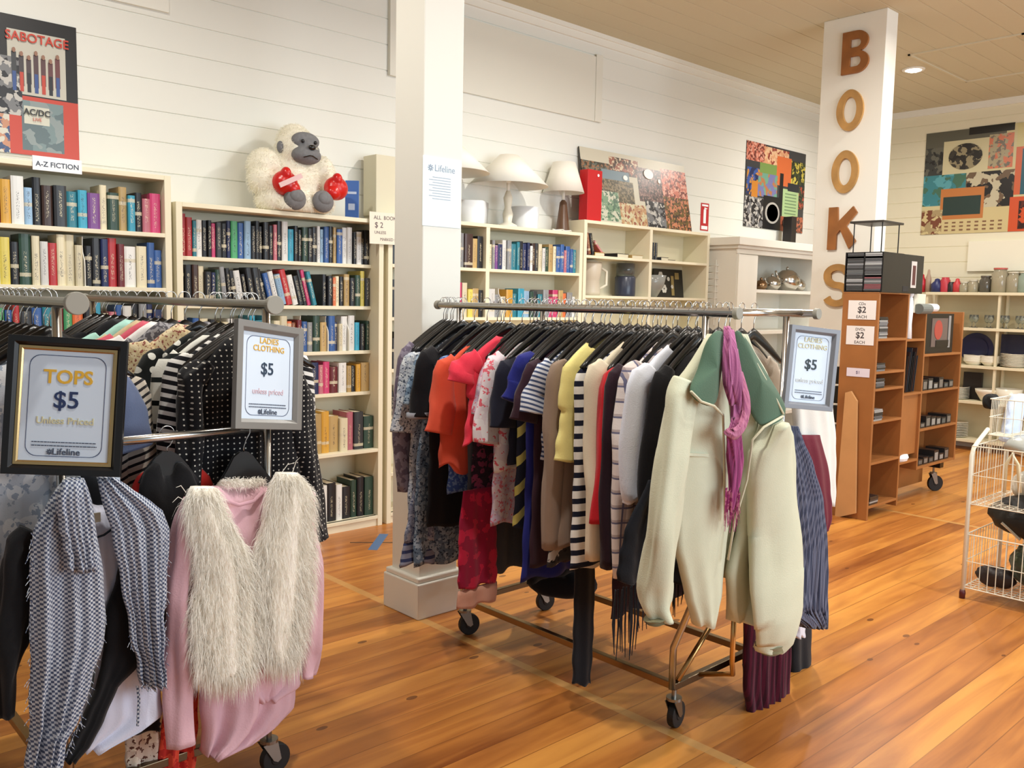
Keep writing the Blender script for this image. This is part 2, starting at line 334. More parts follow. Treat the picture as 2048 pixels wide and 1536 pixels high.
# ---- wooden letters
WOODL = mat((182, 138, 78), .55, name='plywood', var=.16, bscale=9); WOODD = mat((150, 94, 44), .5, name='plywood_brown', var=.16, bscale=9)
FX = 6.58
def letter(ch, px0, py0, px1, py1, label):
    a = P(px0, py1, 0, FX); c = P(px1, py0, 0, FX)
    w_ = abs(a.y-c.y); h_ = abs(c.z-a.z); M = plane_M((FX-.011, (a.y+c.y)/2, (a.z+c.z)/2), (0, -1, 0), (0, 0, 1))
    def sc(l): return [(p[0]*w_/2, p[1]*h_/2) for p in l]
    def arc(cx, cy, rx, ry, a0, a1, n): return [(cx+rx*cos(radians(a0+(a1-a0)*i/n)), cy+ry*sin(radians(a0+(a1-a0)*i/n))) for i in range(n+1)]
    if ch == 'O':
        ol = [[(cos(q)*1, sin(q)*(1+.05*abs(sin(q))**6)) for q in [2*pi*i/44 for i in range(44)]], [(cos(q)*.5, sin(q)*.66) for q in [2*pi*i/44 for i in range(44)]]]
    elif ch == 'B':
        ol = [[(-1, -1), (.1, -1)]+arc(.1, -.47, .9, .53, -90, 78, 12)+arc(.05, .5, .85, .5, -70, 90, 12)+[(-1, 1)],
              [(-.4, .22), (.05, .22)]+arc(.08, .42, .3, .2, -90, 90, 8)+[(-.4, .62)], [(-.4, -.68), (.05, -.68)]+arc(.1, -.44, .33, .24, -90, 90, 8)+[(-.4, -.2)]]
    elif ch == 'K':
        ol = [[(-1, -1), (-.36, -1), (-.36, -.28), (-.12, -.08), (.55, -.98), (1, -.62), (.28, .1), (1, .7), (.72, 1), (-.3, .3), (-.36, 1), (-1, 1)]]
    else:
        ctr = arc(0, .5, .72, .36, 15, 180, 12)+arc(0, .42, .72, .4, 190, 262, 6)+arc(-.02, -.38, .74, .4, 78, -10, 8)+arc(0, -.5, .72, .34, -20, -165, 12)
        L_, R_ = [], []
        for i, p in enumerate(ctr):
            q0 = ctr[max(i-1, 0)]; q1 = ctr[min(i+1, len(ctr)-1)]; dx, dy = q1[0]-q0[0], q1[1]-q0[1]; k = math.hypot(dx, dy) or 1
            L_.append((p[0]-dy/k*.27, p[1]+dx/k*.15)); R_.append((p[0]+dy/k*.27, p[1]-dx/k*.15))
        ol = [L_+R_[::-1]]
    o = flat_shape('wooden_letter', [sc(l) for l in ol], M, .011, WOODL if ch in 'OS' else WOODD)
    o.data.transform(Matrix.Translation(-M.translation)); o.location = M.translation
    return tag(o, label, 'letter')
letter('B', 1684, 56, 1743, 152, 'brown wooden letter B at the top of the wide column')
letter('O', 1673, 177, 1731, 264, 'tan wooden letter O just below the letter B')
letter('O', 1663, 300, 1721, 387, 'tan wooden letter O just above the letter K')
letter('K', 1656, 412, 1717, 500, 'brown wooden letter K between the O and the S')
letter('S', 1646, 528, 1706, 613, 'tan wooden letter S half hidden by the black CD tower')

# ------------------------------------------------------------------ posters
def poster(label, M, W, H, tiles, name='collage_poster', edge=(90, 88, 84), thick=.006, discs=(), writing=()):
    t = thing(name, label, 'poster', M.translation)
    b = MB(); ms = [mat(edge, .5)]; pbox(b, M, 0, -H, W, 0, -.001, thick)
    for i, (u0, v0, u1, v1, m) in enumerate(tiles):
        if m not in ms: ms.append(m)
        b.mi(ms.index(m)); z = thick+.0004+.00012*(i % 60); pbox(b, M, u0*W, -v1*H, u1*W, -v0*H, thick*.5, z)
    for (u, v, rx, ry, m) in discs:
        if m not in ms: ms.append(m)
        b.mi(ms.index(m)); pts = [(u*W+rx*W*cos(2*pi*k/24), -v*H+ry*H*sin(2*pi*k/24)) for k in range(24)]
        A = M @ Vector((0, 0, thick*.5)); b.prism(pts, A, M.col[0].xyz, M.col[1].xyz, M.col[2].xyz*(thick*.5+.008))
    b.build('print', ms, t)
    for (s_, u, v, sz, m, bo) in writing: text(s_, sz, at(M, u*W, -v*H, thick+.0088), m, t, bold=bo, sx=.95)
    return t
k_ = lambda *c: mat(c, .35)
BW = busy((40, 40, 44), (120, 120, 122), (190, 186, 180), 14)
CROWD = busy((60, 52, 40), (150, 110, 80), (92, 104, 96), 30); PINKISH = busy((206, 120, 100), (120, 60, 52), (228, 170, 150), 22)
A = P(5, 30, 1, WY); A.x = 1.0; A2 = P(150, 60, 1, WY); B2 = P(160, 318, 1, WY)
PW = B2.x-1.0-.005; PH = A2.z-B2.z+.02; M = plane_M((1.0, WY-.001, A2.z+.01), (1, 0, 0), (0, 0, 1))
RED = k_(196, 62, 44)
tl = [(0, 0, 1, 1, k_(30, 28, 28)), (0, .06, .3, .42, k_(190, 184, 170)), (.42, .1, .9, .56, k_(196, 192, 178)), (.3, .57, 1, 1, k_(196, 70, 52)), (.52, .6, .87, .965, busy((120, 138, 140), (96, 112, 116), (140, 150, 150), 6)),
      (.54, .64, .75, .77, k_(208, 206, 190)), (0, .3, .53, .72, BW), (0, .72, .42, 1, busy((60, 80, 120), (196, 140, 110), (210, 204, 190), 16)), (0, .42, .2, .9, k_(36, 36, 40))]
for k in range(7): tl += [(.45+k*.06, .26+.02*(k % 3), .49+k*.06, .48+.02*(k % 2), k_(60+8*k, 62, 64)), (.455+k*.06, .4, .485+k*.06, .54, [k_(60, 84, 140), k_(190, 70, 54), k_(40, 40, 44)][k % 3])]
poster('black and red music poster collage above the left bookcase', M, PW, PH, tl, discs=[(.07, .33, .05, .04, k_(30, 28, 28)), (.09, .4, .03, .04, k_(170, 120, 90))]+[(.47+k*.06, .25+.02*(k % 3), .014, .018, k_(150, 110, 90)) for k in range(7)],
       writing=[('SABOTAGE', .665, .15, .062, RED, .001), ('AC/DC', .645, .685, .042, k_(40, 40, 40), .001), ('LIVE', .645, .735, .024, RED, 0)])
a = P(1493, 280, 1, WY); c = P(1603, 467, 1, WY); M = plane_M((a.x, WY-.001, a.z), (1, 0, 0), (0, 0, 1))
tl = [(0, 0, 1, 1, k_(60, 62, 66)), (0, 0, .3, .22, PINKISH), (.28, .02, .7, .24, busy((216, 160, 120), (228, 190, 150), (150, 70, 60), 12)), (.5, .1, .75, .45, k_(214, 110, 60)), (.75, .12, 1, .4, busy((60, 70, 40), (206, 190, 80), (30, 34, 30), 14)),
      (.22, .22, .5, .34, k_(120, 150, 80)), (.02, .3, .22, .62, busy((60, 90, 160), (40, 50, 90), (200, 140, 60), 9)), (.2, .34, .52, .62, busy((110, 160, 140), (120, 120, 170), (180, 120, 80), 7)), (.1, .45, .2, .64, k_(200, 130, 50)),
      (0, .64, .3, 1, BW), (.3, .6, .62, 1, k_(24, 24, 28)), (.56, .3, .62, .6, k_(26, 26, 30)), (.62, .48, .9, .82, k_(176, 206, 150)), (.7, .4, 1, .5, k_(36, 42, 52)), (.9, .42, 1, .7, busy((60, 70, 50), (180, 80, 60), (30, 30, 30), 16)),
      (.6, .82, .78, 1, k_(170, 90, 64)), (.8, .8, 1, 1, busy((190, 110, 80), (110, 60, 50), (70, 60, 60), 18))]
for k in range(7): tl.append((.66, .53+k*.04, .86, .545+k*.04, k_(120, 150, 110)))
poster('tall collage of bright record covers on the wall before the letter column', M, c.x-a.x, a.z-c.z, tl, discs=[(.45, .8, .12, .13, k_(180, 176, 170)), (.45, .8, .095, .105, k_(170, 50, 50)), (.69, .9, .06, .06, k_(60, 40, 36))])
a = P(1854, 268, 0, WX); c = P(1842, 470, 0, WX); M = plane_M((WX-.001, a.y, a.z), (0, -1, 0), (0, 0, 1))
W3 = 1.5; H3 = a.z-c.z
tl = [(0, 0, 1, 1, k_(206, 196, 150)), (0, 0, .55, .35, k_(92, 92, 80)), (.3, -.01, .6, .06, k_(26, 26, 26)), (0, .15, .2, .45, busy((60, 62, 60), (100, 100, 90), (36, 36, 36), 8)), (.13, .1, .44, .42, k_(206, 198, 160)), (.44, .08, .6, .4, busy((170, 160, 130), (206, 120, 90), (120, 112, 100), 12)),
      (0, .42, .3, .72, busy((60, 130, 140), (90, 160, 170), (70, 110, 90), 4)), (.3, .42, .62, .76, busy((196, 188, 160), (36, 34, 34), (110, 90, 70), 5)), (.13, .56, .43, .86, k_(190, 120, 64)), (.15, .64, .41, .82, k_(40, 60, 56)), (0, .76, .15, 1, busy((170, 150, 110), (120, 70, 50), (206, 190, 140), 9)),
      (.15, .86, .6, 1, k_(206, 190, 140)), (.43, .76, .6, .88, k_(206, 190, 140)), (.62, 0, .8, .22, k_(206, 196, 140)), (.7, .05, .82, .2, k_(50, 60, 50)), (.62, .22, .7, .66, k_(206, 100, 60)), (.66, .24, 1, .66, k_(40, 92, 110)), (.8, .05, 1, .25, k_(36, 60, 90)), (.72, .3, .82, .36, k_(150, 190, 180)),
      (.84, .3, .9, .52, k_(206, 190, 70)), (.6, .68, .84, 1, k_(206, 84, 44)), (.66, .72, .76, .98, busy((50, 24, 20), (206, 84, 44), (90, 40, 30), 10)), (.84, .66, 1, 1, k_(214, 206, 110)), (.7, .42, .84, .52, busy((206, 70, 50), (60, 140, 150), (230, 200, 150), 12))]
for r in range(3):
    for q in range(8): tl.append((.17+q*.052, .885+r*.036, .195+q*.052, .9+r*.036, k_(130, 96, 70)))
poster('large collage of record covers on the far wall above the glassware', M, W3, H3, tl, discs=[(.285, .26, .115, .125, busy((40, 38, 36), (150, 140, 110), (60, 56, 50), 9)), (.98, .17, .04, .05, k_(250, 250, 250))])
# ------------------------------------------------------------------ bookcases
def bookcase(label, x0, x1, ztop, shelves, dividers=(), yf=4.78, yb=5.06, recess=0, low=(), m=SHELFW, st=.035, cat='bookcase', plinth=.07, back=True):
    "uprights, top, shelves (z of the upper face), plinth, back panel"
    t = thing(cat, label, 'bookcase' if cat == 'bookcase' else 'shelves', ((x0+x1)/2, (yf+yb)/2, 0))
    b = MB()
    for x in (x0, x1-st): b.box((x, yf, 0), (x+st, yb, ztop))
    b.box((x0+st, yf, ztop-.025), (x1-st, yb, ztop)); b.build('frame', m, t, bevel=.002)
    if plinth: b = MB(); b.box((x0+st, yf+.012, 0), (x1-st, yf+.03, plinth)); b.build('plinth', m, t)
    if back: b = MB(); b.box((x0+st, yb-.008, 0), (x1-st, yb, ztop-.025)); b.build('back_panel', m, t)
    for x in dividers: b = MB(); b.box((x-st/2, yf, plinth), (x+st/2, yb-.008, ztop-.025)); b.build('divider', m, t, bevel=.002)
    xs = [x0+st]+[q for x in dividers for q in (x-st/2, x+st/2)]+[x1-st]
    for z in shelves:
        for i in range(0, len(xs), 2):
            b = MB(); b.box((xs[i], yf+(recess if z not in low else 0), z-.022), (xs[i+1], yb-.008, z)); b.build('shelf', m, t, bevel=.002)
    return t
BK1 = [1.815, 1.525, 1.22, .92, .6, .3, .07]
bookcase('tall cream bookcase at the far left, with the small fiction sign on its top edge', .1, 1.93, 2.12, BK1)
BK2 = [1.705, 1.438, 1.152, .884, .515, .07]
bookcase('cream bookcase carrying the white plush ape on its top', 1.955, 3.30, 1.99, BK2, recess=.09, low=(.515, .07))
BK3 = [1.715, 1.37, 1.03, .68, .34, .07]
bookcase('wide white bookcase behind the white column, table lamps standing on top', 3.335, 5.18, 2.03, BK3, dividers=(4.19,))
BK4 = [1.862, 1.545, 1.2, .85, .5, .07]
bookcase('white open cabinet below the red gift box, holding sundries', 5.19, 6.88, 2.135, BK4, dividers=(6.03,))

NAMES = dict(k=('black', (26, 26, 30)), K=('charcoal', (52, 54, 58)), n=('navy', (34, 44, 88)), b=('blue', (52, 92, 156)), l=('light blue', (150, 184, 214)), t=('teal', (44, 128, 146)), c=('turquoise', (60, 160, 190)),
    w=('white', (226, 226, 222)), e=('cream', (222, 212, 180)), g=('green', (74, 158, 104)), G=('dark green', (44, 70, 56)), y=('yellow', (224, 206, 96)), o=('orange', (222, 112, 62)), O=('gold', (206, 156, 60)),
    r=('red', (178, 44, 48)), m=('maroon', (106, 34, 40)), p=('pink', (200, 62, 112)), q=('rose', (190, 108, 122)), u=('purple', (122, 70, 140)), s=('grey', (140, 142, 144)), d=('dark brown', (66, 44, 36)), T=('tan', (190, 160, 104)), B=('brown', (130, 76, 48)))
def cover_mat():
    m, nt, b = base_mat('book_cover'); N = nt.nodes; L = nt.links
    oi = N.new('ShaderNodeObjectInfo'); t = N.new('ShaderNodeTexCoord'); sx = N.new('ShaderNodeSeparateXYZ'); L.new(t.outputs['Object'], sx.inputs[0]); x, y, z = sx.outputs
    rnd = oi.outputs['Random']
    cb = N.new('ShaderNodeCombineXYZ'); L.new(mth(nt, 'MULTIPLY', x, 320), cb.inputs[0]); L.new(mth(nt, 'MULTIPLY', z, 190), cb.inputs[2]); L.new(mth(nt, 'MULTIPLY', rnd, 50), cb.inputs[1])
    n = N.new('ShaderNodeTexNoise'); n.inputs['Scale'].default_value = 1; n.inputs['Detail'].default_value = 1; L.new(cb.outputs[0], n.inputs['Vector'])
    letters = mth(nt, 'GREATER_THAN', n.outputs[0], .56)
    mid = mth(nt, 'LESS_THAN', mth(nt, 'ABSOLUTE', x), .0065)
    zz = mth(nt, 'ADD', mth(nt, 'MULTIPLY', rnd, .03), .02)
    inz = mth(nt, 'MULTIPLY', mth(nt, 'GREATER_THAN', z, zz), mth(nt, 'LESS_THAN', z, mth(nt, 'ADD', zz, .13)))
    f = mth(nt, 'MULTIPLY', mth(nt, 'MULTIPLY', letters, mid), inz)
    lum = N.new('ShaderNodeRGBToBW'); L.new(oi.outputs['Color'], lum.inputs[0]); dark = mth(nt, 'LESS_THAN', lum.outputs[0], .28)
    ink = mixc(nt, dark, (50, 46, 60), (226, 214, 180))
    band = mth(nt, 'MULTIPLY', mth(nt, 'LESS_THAN', mth(nt, 'ABSOLUTE', mth(nt, 'SUBTRACT', z, mth(nt, 'ADD', .02, mth(nt, 'MULTIPLY', mth(nt, 'FRACT', mth(nt, 'MULTIPLY', rnd, 7)), .17)))), .009), mth(nt, 'GREATER_THAN', mth(nt, 'FRACT', mth(nt, 'MULTIPLY', rnd, 13)), .55))
    base = mixc(nt, mth(nt, 'MULTIPLY', band, .75), oi.outputs['Color'], (214, 204, 176))
    L.new(mixc(nt, mth(nt, 'MULTIPLY', f, .7), base, ink), b.inputs['Base Color']); b.inputs['Roughness'].default_value = .38
    m.name = 'book_cover'; return m
COVER = cover_mat(); PAGES = mat((220, 210, 184), .8, name='page_edges')
ORD = 'first second third fourth fifth sixth seventh eighth ninth tenth eleventh twelfth thirteenth fourteenth fifteenth sixteenth seventeenth eighteenth nineteenth twentieth'.split()
def ordinal(i):
    if i <= 20: return ORD[i-1]
    tens, un = divmod(i, 10); tn = {2: 'twent', 3: 'thirt', 4: 'fort', 5: 'fift'}[tens]
    return tn+'ieth' if un == 0 else tn+'y-'+ORD[un-1]
def book(x, y, z, th, h, dp, code, lean, label, group, side=0):
    "spine towards -Y; stands at x (centre of its foot), leaning by lean degrees"
    nm, c = NAMES[code]; jit = random.uniform(.85, 1.12)
    t = thing('book', label, 'book', (x, y, z), group); t.rotation_euler = (0, radians(lean), 0)
    b = MB(); w2 = th/2; cv = .0022
    prof = [(-w2, dp), (-w2, .002), (-w2*.6, -.002), (0, -.003), (w2*.6, -.002), (w2, .002), (w2, dp), (w2-cv, dp), (w2-cv, .005), (-w2+cv, .005), (-w2+cv, dp)]
    n = len(prof); k0 = [(p[0], p[1], 0) for p in prof]; k1 = [(p[0], p[1], h) for p in prof]
    fs = [(i, (i+1) % n, (i+1) % n+n, i+n) for i in range(n)]
    for o_ in (0, n):
        q = [(0, 1, 9, 10), (1, 2, 3, 4, 5, 8, 9), (5, 6, 7, 8)]
        fs += [tuple(o_+v for v in (f if o_ else f[::-1])) for f in q]
    b.add(k0+k1, fs)
    me = bpy.data.meshes.new('cover'); me.from_pydata(b.v, [], b.f); me.materials.append(COVER); o = bpy.data.objects.new('cover', me); C.objects.link(o); o.parent = t
    o.color = tuple(v*jit for v in lin(c))+(1,)
    me = bpy.data.meshes.new('pages'); b = MB(); b.box((-w2+cv, .006, .003), (w2-cv, dp-.004, h-.004)); me.from_pydata(b.v, [], b.f); me.materials.append(PAGES)
    o = bpy.data.objects.new('pages', me); C.objects.link(o); o.parent = t
def row(codes, x0, x1, z, hmin, hmax, where, group, yf=4.80, lean=None, dp=.15):
    "codes: one letter a book, | a bookend, . a gap"
    items = [c for c in codes if c != ' ']; n = len(items)
    ws = [random.uniform(.7, 1.35) if c != '|' else .25 for c in items]; tot = sum(ws); k = (x1-x0)/tot
    x = x0; cnt = 0
    for c, w_ in zip(items, ws):
        wd = w_*k
        if c == '|':
            t = thing('bookend', 'white bookend after the %s book, %s' % (ordinal(cnt), where), 'bookend', (x+wd/2, yf-.012, z))
            poly = [(0, 0), (0, .1), (.004, .13), (.02, .155), (.03, .17), (.034, .2), (.03, hmax-.005), (.12, hmax-.005), (.12, 0)]
            b = MB(); b.prism([(-p[0], p[1]) for p in poly][::-1], (x+wd/2-.002, yf-.012, z), (0, -1, 0), (0, 0, 1), (.004, 0, 0)); b.box((x+wd/2-.002, yf, z), (x+wd/2+.02, yf+.1, z+.0015)); b.build('plate', WHITE, t)
        elif c != '.':
            cnt += 1; h = random.uniform(hmin, hmax); ln = 0
            for (a0, a1, deg) in (lean or ()):
                if a0 <= cnt <= a1: ln = deg
            th = wd*.93; h_ = h
            if ln: th = wd*cos(radians(abs(ln)))*.9
            xx = x+wd/2+(th*.0 if not ln else 0); zz = z+(abs(sin(radians(ln)))*th/2 if ln else 0)
            book(xx, yf+random.uniform(-.008, .012), zz+.0005, th, h_, dp, c, ln, '%s book, %s from left, %s' % (NAMES[c][0], ordinal(cnt), where), group)
        x += wd
row('seTTbkBwkmbpO wlkdKtcueGTckqp', .62, 1.885, 1.815, .175, .232, 'upper shelf of the leftmost bookcase', 'books on the upper shelf of the leftmost bookcase')
row('bnkrkeoowykGewreee|kKnrmwebb', .62, 1.885, 1.525, .19, .255, 'second shelf of the leftmost bookcase', 'books on the second shelf of the leftmost bookcase')
row('ekoowgbrKbtmgokceqbwksnn', .85, 1.885, 1.22, .16, .225, 'third shelf of the leftmost bookcase', 'books on the third shelf of the leftmost bookcase')
W2 = 'shelf of the bookcase under the plush ape'
row('TrrtwkkpKkngblKkkkkqkwckkGkkwlbkTbwwkwkk', 1.995, 3.262, 1.705, .19, .235, 'top '+W2, 'books on the top shelf under the plush ape', yf=4.885)
row('kkdeknGskkwkkkkbwlrwkkpt.kkoekTkGyK', 1.995, 3.262, 1.438, .17, .225, 'second '+W2, 'books on the second shelf under the plush ape', yf=4.885, lean=[(8, 9, -6), (10, 14, -9), (15, 24, -14)])
row('GskbekeewnkbctckeeoBm|bsGT|bnew|wckG', 1.995, 3.262, 1.152, .17, .225, 'third '+W2, 'books on the third shelf under the plush ape', yf=4.885)
row('kTkbpnrebqoeTKTkunqpmwTkOT', 1.995, 3.262, .884, .16, .215, 'fourth '+W2, 'books on the fourth shelf under the plush ape', yf=4.885)
row('TkTkwTgTTBTewTOTeqKG', 1.995, 3.262, .515, .2, .27, 'fifth '+W2, 'books on the fifth shelf under the plush ape', yf=4.83, dp=.17)
row('kTwkmTswks|stblwkwkGkG', 1.995, 3.262, .07, .2, .26, 'bottom '+W2, 'books on the bottom shelf under the plush ape', yf=4.83, dp=.17)
W3_ = 'shelf of the bookcase below the lamps'
row('kksGksknwsdTk', 3.38, 4.165, 1.715, .19, .25, 'top left '+W3_, 'books on the top left shelf below the lamps')
row('esunwsttknnwdKewGTebbqbbt', 4.22, 5.135, 1.715, .17, .215, 'top right '+W3_, 'books on the top right shelf below the lamps')
row('kkKskGsrqpeyTk', 3.38, 4.165, 1.37, .19, .25, 'second left '+W3_, 'books on the second left shelf below the lamps')
row('ws|eOtclGKtsppTosw', 4.22, 5.135, 1.37, .15, .215, 'second right '+W3_, 'books on the second right shelf below the lamps')
row('kksGkKskn', 3.38, 3.7, 1.03, .19, .25, 'third left '+W3_, 'books on the third left shelf below the lamps')
row('kskGkKs', 3.38, 3.65, .68, .19, .25, 'fourth left '+W3_, 'books on the fourth left shelf below the lamps')
# objects in the white open cabinet
def flatbook(x, y, z, code, label, a=0, w_=.11, dp=.17, h=.025):
    t = thing('book', label, 'book', (x, y, z)); t.rotation_euler = (0, 0, radians(a))
    for nm, b0, b1, m in (('cover', (-w_/2, -dp/2, 0), (w_/2, dp/2, h), COVER),):
        me = bpy.data.meshes.new(nm); b = MB(); b.box((-w_/2, -dp/2, 0), (w_/2, dp/2, .003)); b.box((-w_/2, -dp/2, h-.003), (w_/2, dp/2, h)); b.box((-w_/2, -dp/2, .003), (-w_/2+.003, dp/2, h-.003)); me.from_pydata(b.v, [], b.f); me.materials.append(m)
        o = bpy.data.objects.new(nm, me); C.objects.link(o); o.parent = t; o.color = lin(NAMES[code][1])+(1,)
    me = bpy.data.meshes.new('pages'); b = MB(); b.box((-w_/2+.004, -dp/2+.004, .0035), (w_/2-.004, dp/2-.004, h-.0035)); me.from_pydata(b.v, [], b.f); me.materials.append(PAGES)
    o = bpy.data.objects.new('pages', me); C.objects.link(o); o.parent = t
WC = 'in the top left bay of the open cabinet'
for i, (c_, ln) in enumerate((('u', 10), ('B', 12), ('k', 14))): book(5.26+i*.045, 4.82, 1.872, .03, .17, .13, c_, -ln, '%s book tilted to the left %s' % (NAMES[c_][0], WC), 'tilted books')
book(5.5, 4.84, 1.872, .02, .16, .12, 'q', -48, 'rose book slid over in the open cabinet top left bay', 'tilted books')
flatbook(5.42, 4.9, 1.862, 'O', 'flat yellow paperback lying '+WC, w_=.12, h=.03)
flatbook(5.72, 4.92, 1.862, 'k', 'flat black box lying '+WC, 4, .16, .18, .035); flatbook(5.9, 4.9, 1.862, 'T', 'flat tan book rightmost in the open cabinet top left bay', -6, .13, .18, .03)
for i, (c_) in enumerate('kkK'): book(6.1+i*.035, 4.83, 1.862, .028, .15, .13, c_, 0, '%s upright book, %s from left, top right bay of the open cabinet' % (NAMES[c_][0], ORD[i]), 'upright dark books in the cabinet')
flatbook(6.27, 4.9, 1.862, 'K', 'flat charcoal book lying in the top right bay of the open cabinet', 5, .12, .16, .03); flatbook(6.42, 4.92, 1.862, 'd', 'flat brown book lying in the top right bay of the open cabinet', -8, .1, .14, .015)
GLASS = mat((226, 232, 228), .06, trans=.92, name='clear_glass'); SILV = mat((196, 192, 184), .2, 1, name='silver')
CER = mat((236, 230, 212), .3, name='white_ceramic')
def vessel(name, prof, c, m, label, cat, group=None, sx=1, sy=1, n=24, part='body'):
    t = thing(name, label, cat, c, group); b = MB(); b.lathe(prof, c, n, sx, sy); b.build(part, m, t, smooth=True); return t
def jar_prof(r, h, th=.003): return [(.001, 0), (r*.9, 0), (r, .01), (r, h*.8), (r*.75, h*.9), (r*.78, h), (r*.78-th, h), (r*.72, h*.9), (r-th, h*.79), (r-th, .014), (r*.85, .006), (.001, .006)]
z = 1.545
t = vessel('blender_jug', [(.001, 0), (.085, 0), (.09, .03), (.08, .12), (.085, .13), (.1, .25), (.095, .27), (.08, .16), (.001, .14)], (5.42, 4.92, z), mat((206, 196, 176), .35), 'cream kitchen jug with glass bowl in the second bay of the open cabinet', 'jug')
b = MB(); b.ell((5.42, 4.92, z+.25), (.085, .085, .045)); b.build('lid', mat((226, 220, 200), .4), t, smooth=True)
b = MB(); b.tube([(5.5, 4.9, z+.05), (5.58, 4.88, z+.09), (5.58, 4.88, z+.2), (5.5, 4.9, z+.24)], .012); b.build('handle', mat((226, 220, 200), .4), t, smooth=True)
t = vessel('vase', [(.001, 0), (.085, 0), (.088, .02), (.088, .16), (.08, .17), (.001, .17)], (5.87, 4.92, z), mat((52, 58, 76), .3), 'dark blue cylindrical flask with a clear top in the open cabinet', 'flask')
b = MB(); b.lathe([(.078, .17), (.08, .28), (.077, .28), (.075, .172)], (5.87, 4.92, z), 24); b.build('clear_top', GLASS, t, smooth=True)
vessel('spice_jar', jar_prof(.035, .17), (5.27, 4.9, z), mat((90, 30, 30), .3), 'dark red jar at the far left of the open cabinet second bay', 'jar')
vessel('glass_bowl', [(.001, 0), (.05, 0), (.11, .1), (.13, .19), (.126, .19), (.1, .1), (.045, .008), (.001, .008)], (6.2, 4.9, z), mat((190, 192, 186), .12, trans=.5), 'ribbed glass bowl beside a dark picture in the open cabinet', 'bowl')
t = thing('framed_picture', 'dark picture with pale flower shapes leaning in the open cabinet', 'picture', (6.58, 5.0, z)); M = plane_M((6.38, 4.99, z), (1, 0, 0), (0, .12, 1))
b = MB(); pbox(b, M, 0, 0, .42, .26, -.01, 0); b.build('panel', k_(26, 26, 24), t)
b = MB(); b.mi(0)
for (u, v, r_) in ((.09, .2, .035), (.13, .08, .04), (.2, .17, .02), (.25, .1, .018)):
    for q in range(6): a_ = q*pi/3; b.disc(M @ Vector((u+cos(a_)*r_*.6, v+sin(a_)*r_*.6, .002+q*.0004)), M.col[2].xyz, r_*.42, .003, 12)
b.mi(1); pbox(b, M, .24, .02, .28, .2, 0, .003); pbox(b, M, .3, .17, .36, .23, 0, .003); b.build('print', [k_(220, 216, 206), k_(150, 130, 80)], t)

# ---- fiction sign, hand written card
M = plane_M(P(115, 330, 1, 4.776), (1, 0, 0), (0, 0, 1)); t = thing('shelf_sign', 'small white sign lettered A-Z FICTION on the leftmost bookcase top edge', 'sign', M.translation)
b = MB(); pbox(b, M, -.112, -.034, .112, .034, -.002, .002); b.build('card', PAPER, t); text('A-Z FICTION', .034, at(M, 0, -.004, .0025), mat((60, 70, 84), .6), t, bold=.0004)
M = plane_M(P(768, 457, 1, 4.765), (1, 0, .01), (0, 0, 1)); t = thing('price_card', 'handwritten cream card priced at $2 between the bookcase and the column', 'sign', M.translation)
b = MB(); pbox(b, M, -.11, -.1, .12, .1, -.002, .002); b.build('card', mat((240, 232, 214), .6), t)
join_text([('ALL  BOOKS', .034, at(M, .015, .065, .0025), 0), ('$ 2', .05, at(M, -.04, .018, .0025), 0), ('UNLESS', .026, at(M, -.03, -.028, .0025), 0), ('MARKED $', .026, at(M, .03, -.07, .0025), 0)], mat((96, 80, 84), .6), t, 'handwriting')

# ---- table lamps and the things on top
CRSH = mat((242, 238, 226), .8, name='lamp_shade_linen')
def lamp(label, x, y, z, zs0, zs1, r0, r1, base, bm, shade=CRSH):
    t = thing('table_lamp', label, 'lamp', (x, y, z))
    b = MB(); b.lathe([(r1, zs1-z), (r0, zs0-z), (r0-.004, zs0-z), (r1-.004, zs1-z-.001)], (x, y, z), 40); b.build('lamp_shade', shade, t, smooth=True)
    b = MB(); b.lathe(base, (x, y, z), 24); b.build('base', bm, t, smooth=True)
    zt = z+base[-1][1]; b = MB(); b.tube([(x, y, zt), (x, y, zs0+.03)], .012); b.ell((x, y, zs0+.06), (.028, .028, .04)); b.build('bulb_holder', WHITE, t, smooth=True)
    return t
lamp('white cone-shade table lamp with turned pale base, centre of the lamps', 4.51, 4.93, 2.03, 2.335, 2.56, .3, .07, [(.001, 0), (.075, 0), (.07, .02), (.03, .04), (.04, .1), (.025, .15), (.035, .22), (.015, .27)], mat((226, 222, 206), .3))
lamp('white cone-shade table lamp half hidden by the white column', 3.93, 4.93, 2.03, 2.37, 2.56, .3, .1, [(.001, 0), (.07, 0), (.06, .03), (.03, .06), (.04, .18), (.015, .3)], mat((226, 222, 206), .3))
lamp('white-shade table lamp with tapered dark brown base', 5.12, 4.95, 2.03, 2.345, 2.58, .165, .09, [(.001, 0), (.06, 0), (.056, .01), (.028, .24), (.012, .26)], mat((96, 68, 50), .4))
b = MB(); b.tube([(5.0+.1*cos(a/6), 4.84+.03*sin(a/6), 2.035+.01*(a % 7)/7) for a in range(60)], .004, 6); tag(b.build('power_cable', WHITE, org=(5.0, 4.84, 2.03), smooth=True), 'white coiled power cable at the foot of the brown lamp', 'cable')
for (x, lb) in ((4.2, 'white square tub standing behind the lamps, nearest the column'), (4.72, 'white round pot on the bookcase top between two lamps')):
    vessel('storage_tub', [(.001, 0), (.1, 0), (.105, .01), (.11, .17), (.104, .17), (.098, .012), (.001, .012)], (x, 4.97, 2.03), mat((232, 236, 240), .4), lb, 'tub', sx=1 if x > 4.5 else 1.4, n=24 if x > 4.5 else 4)
b = MB(); a0 = P(1178, 437, 1, 4.86); b.box((5.28, 4.84, 2.135), (5.45, 4.93, 2.54)); b.mi(1).disc((5.4, 4.837, 2.5), (0, 1, 0), .012, .004, 12)
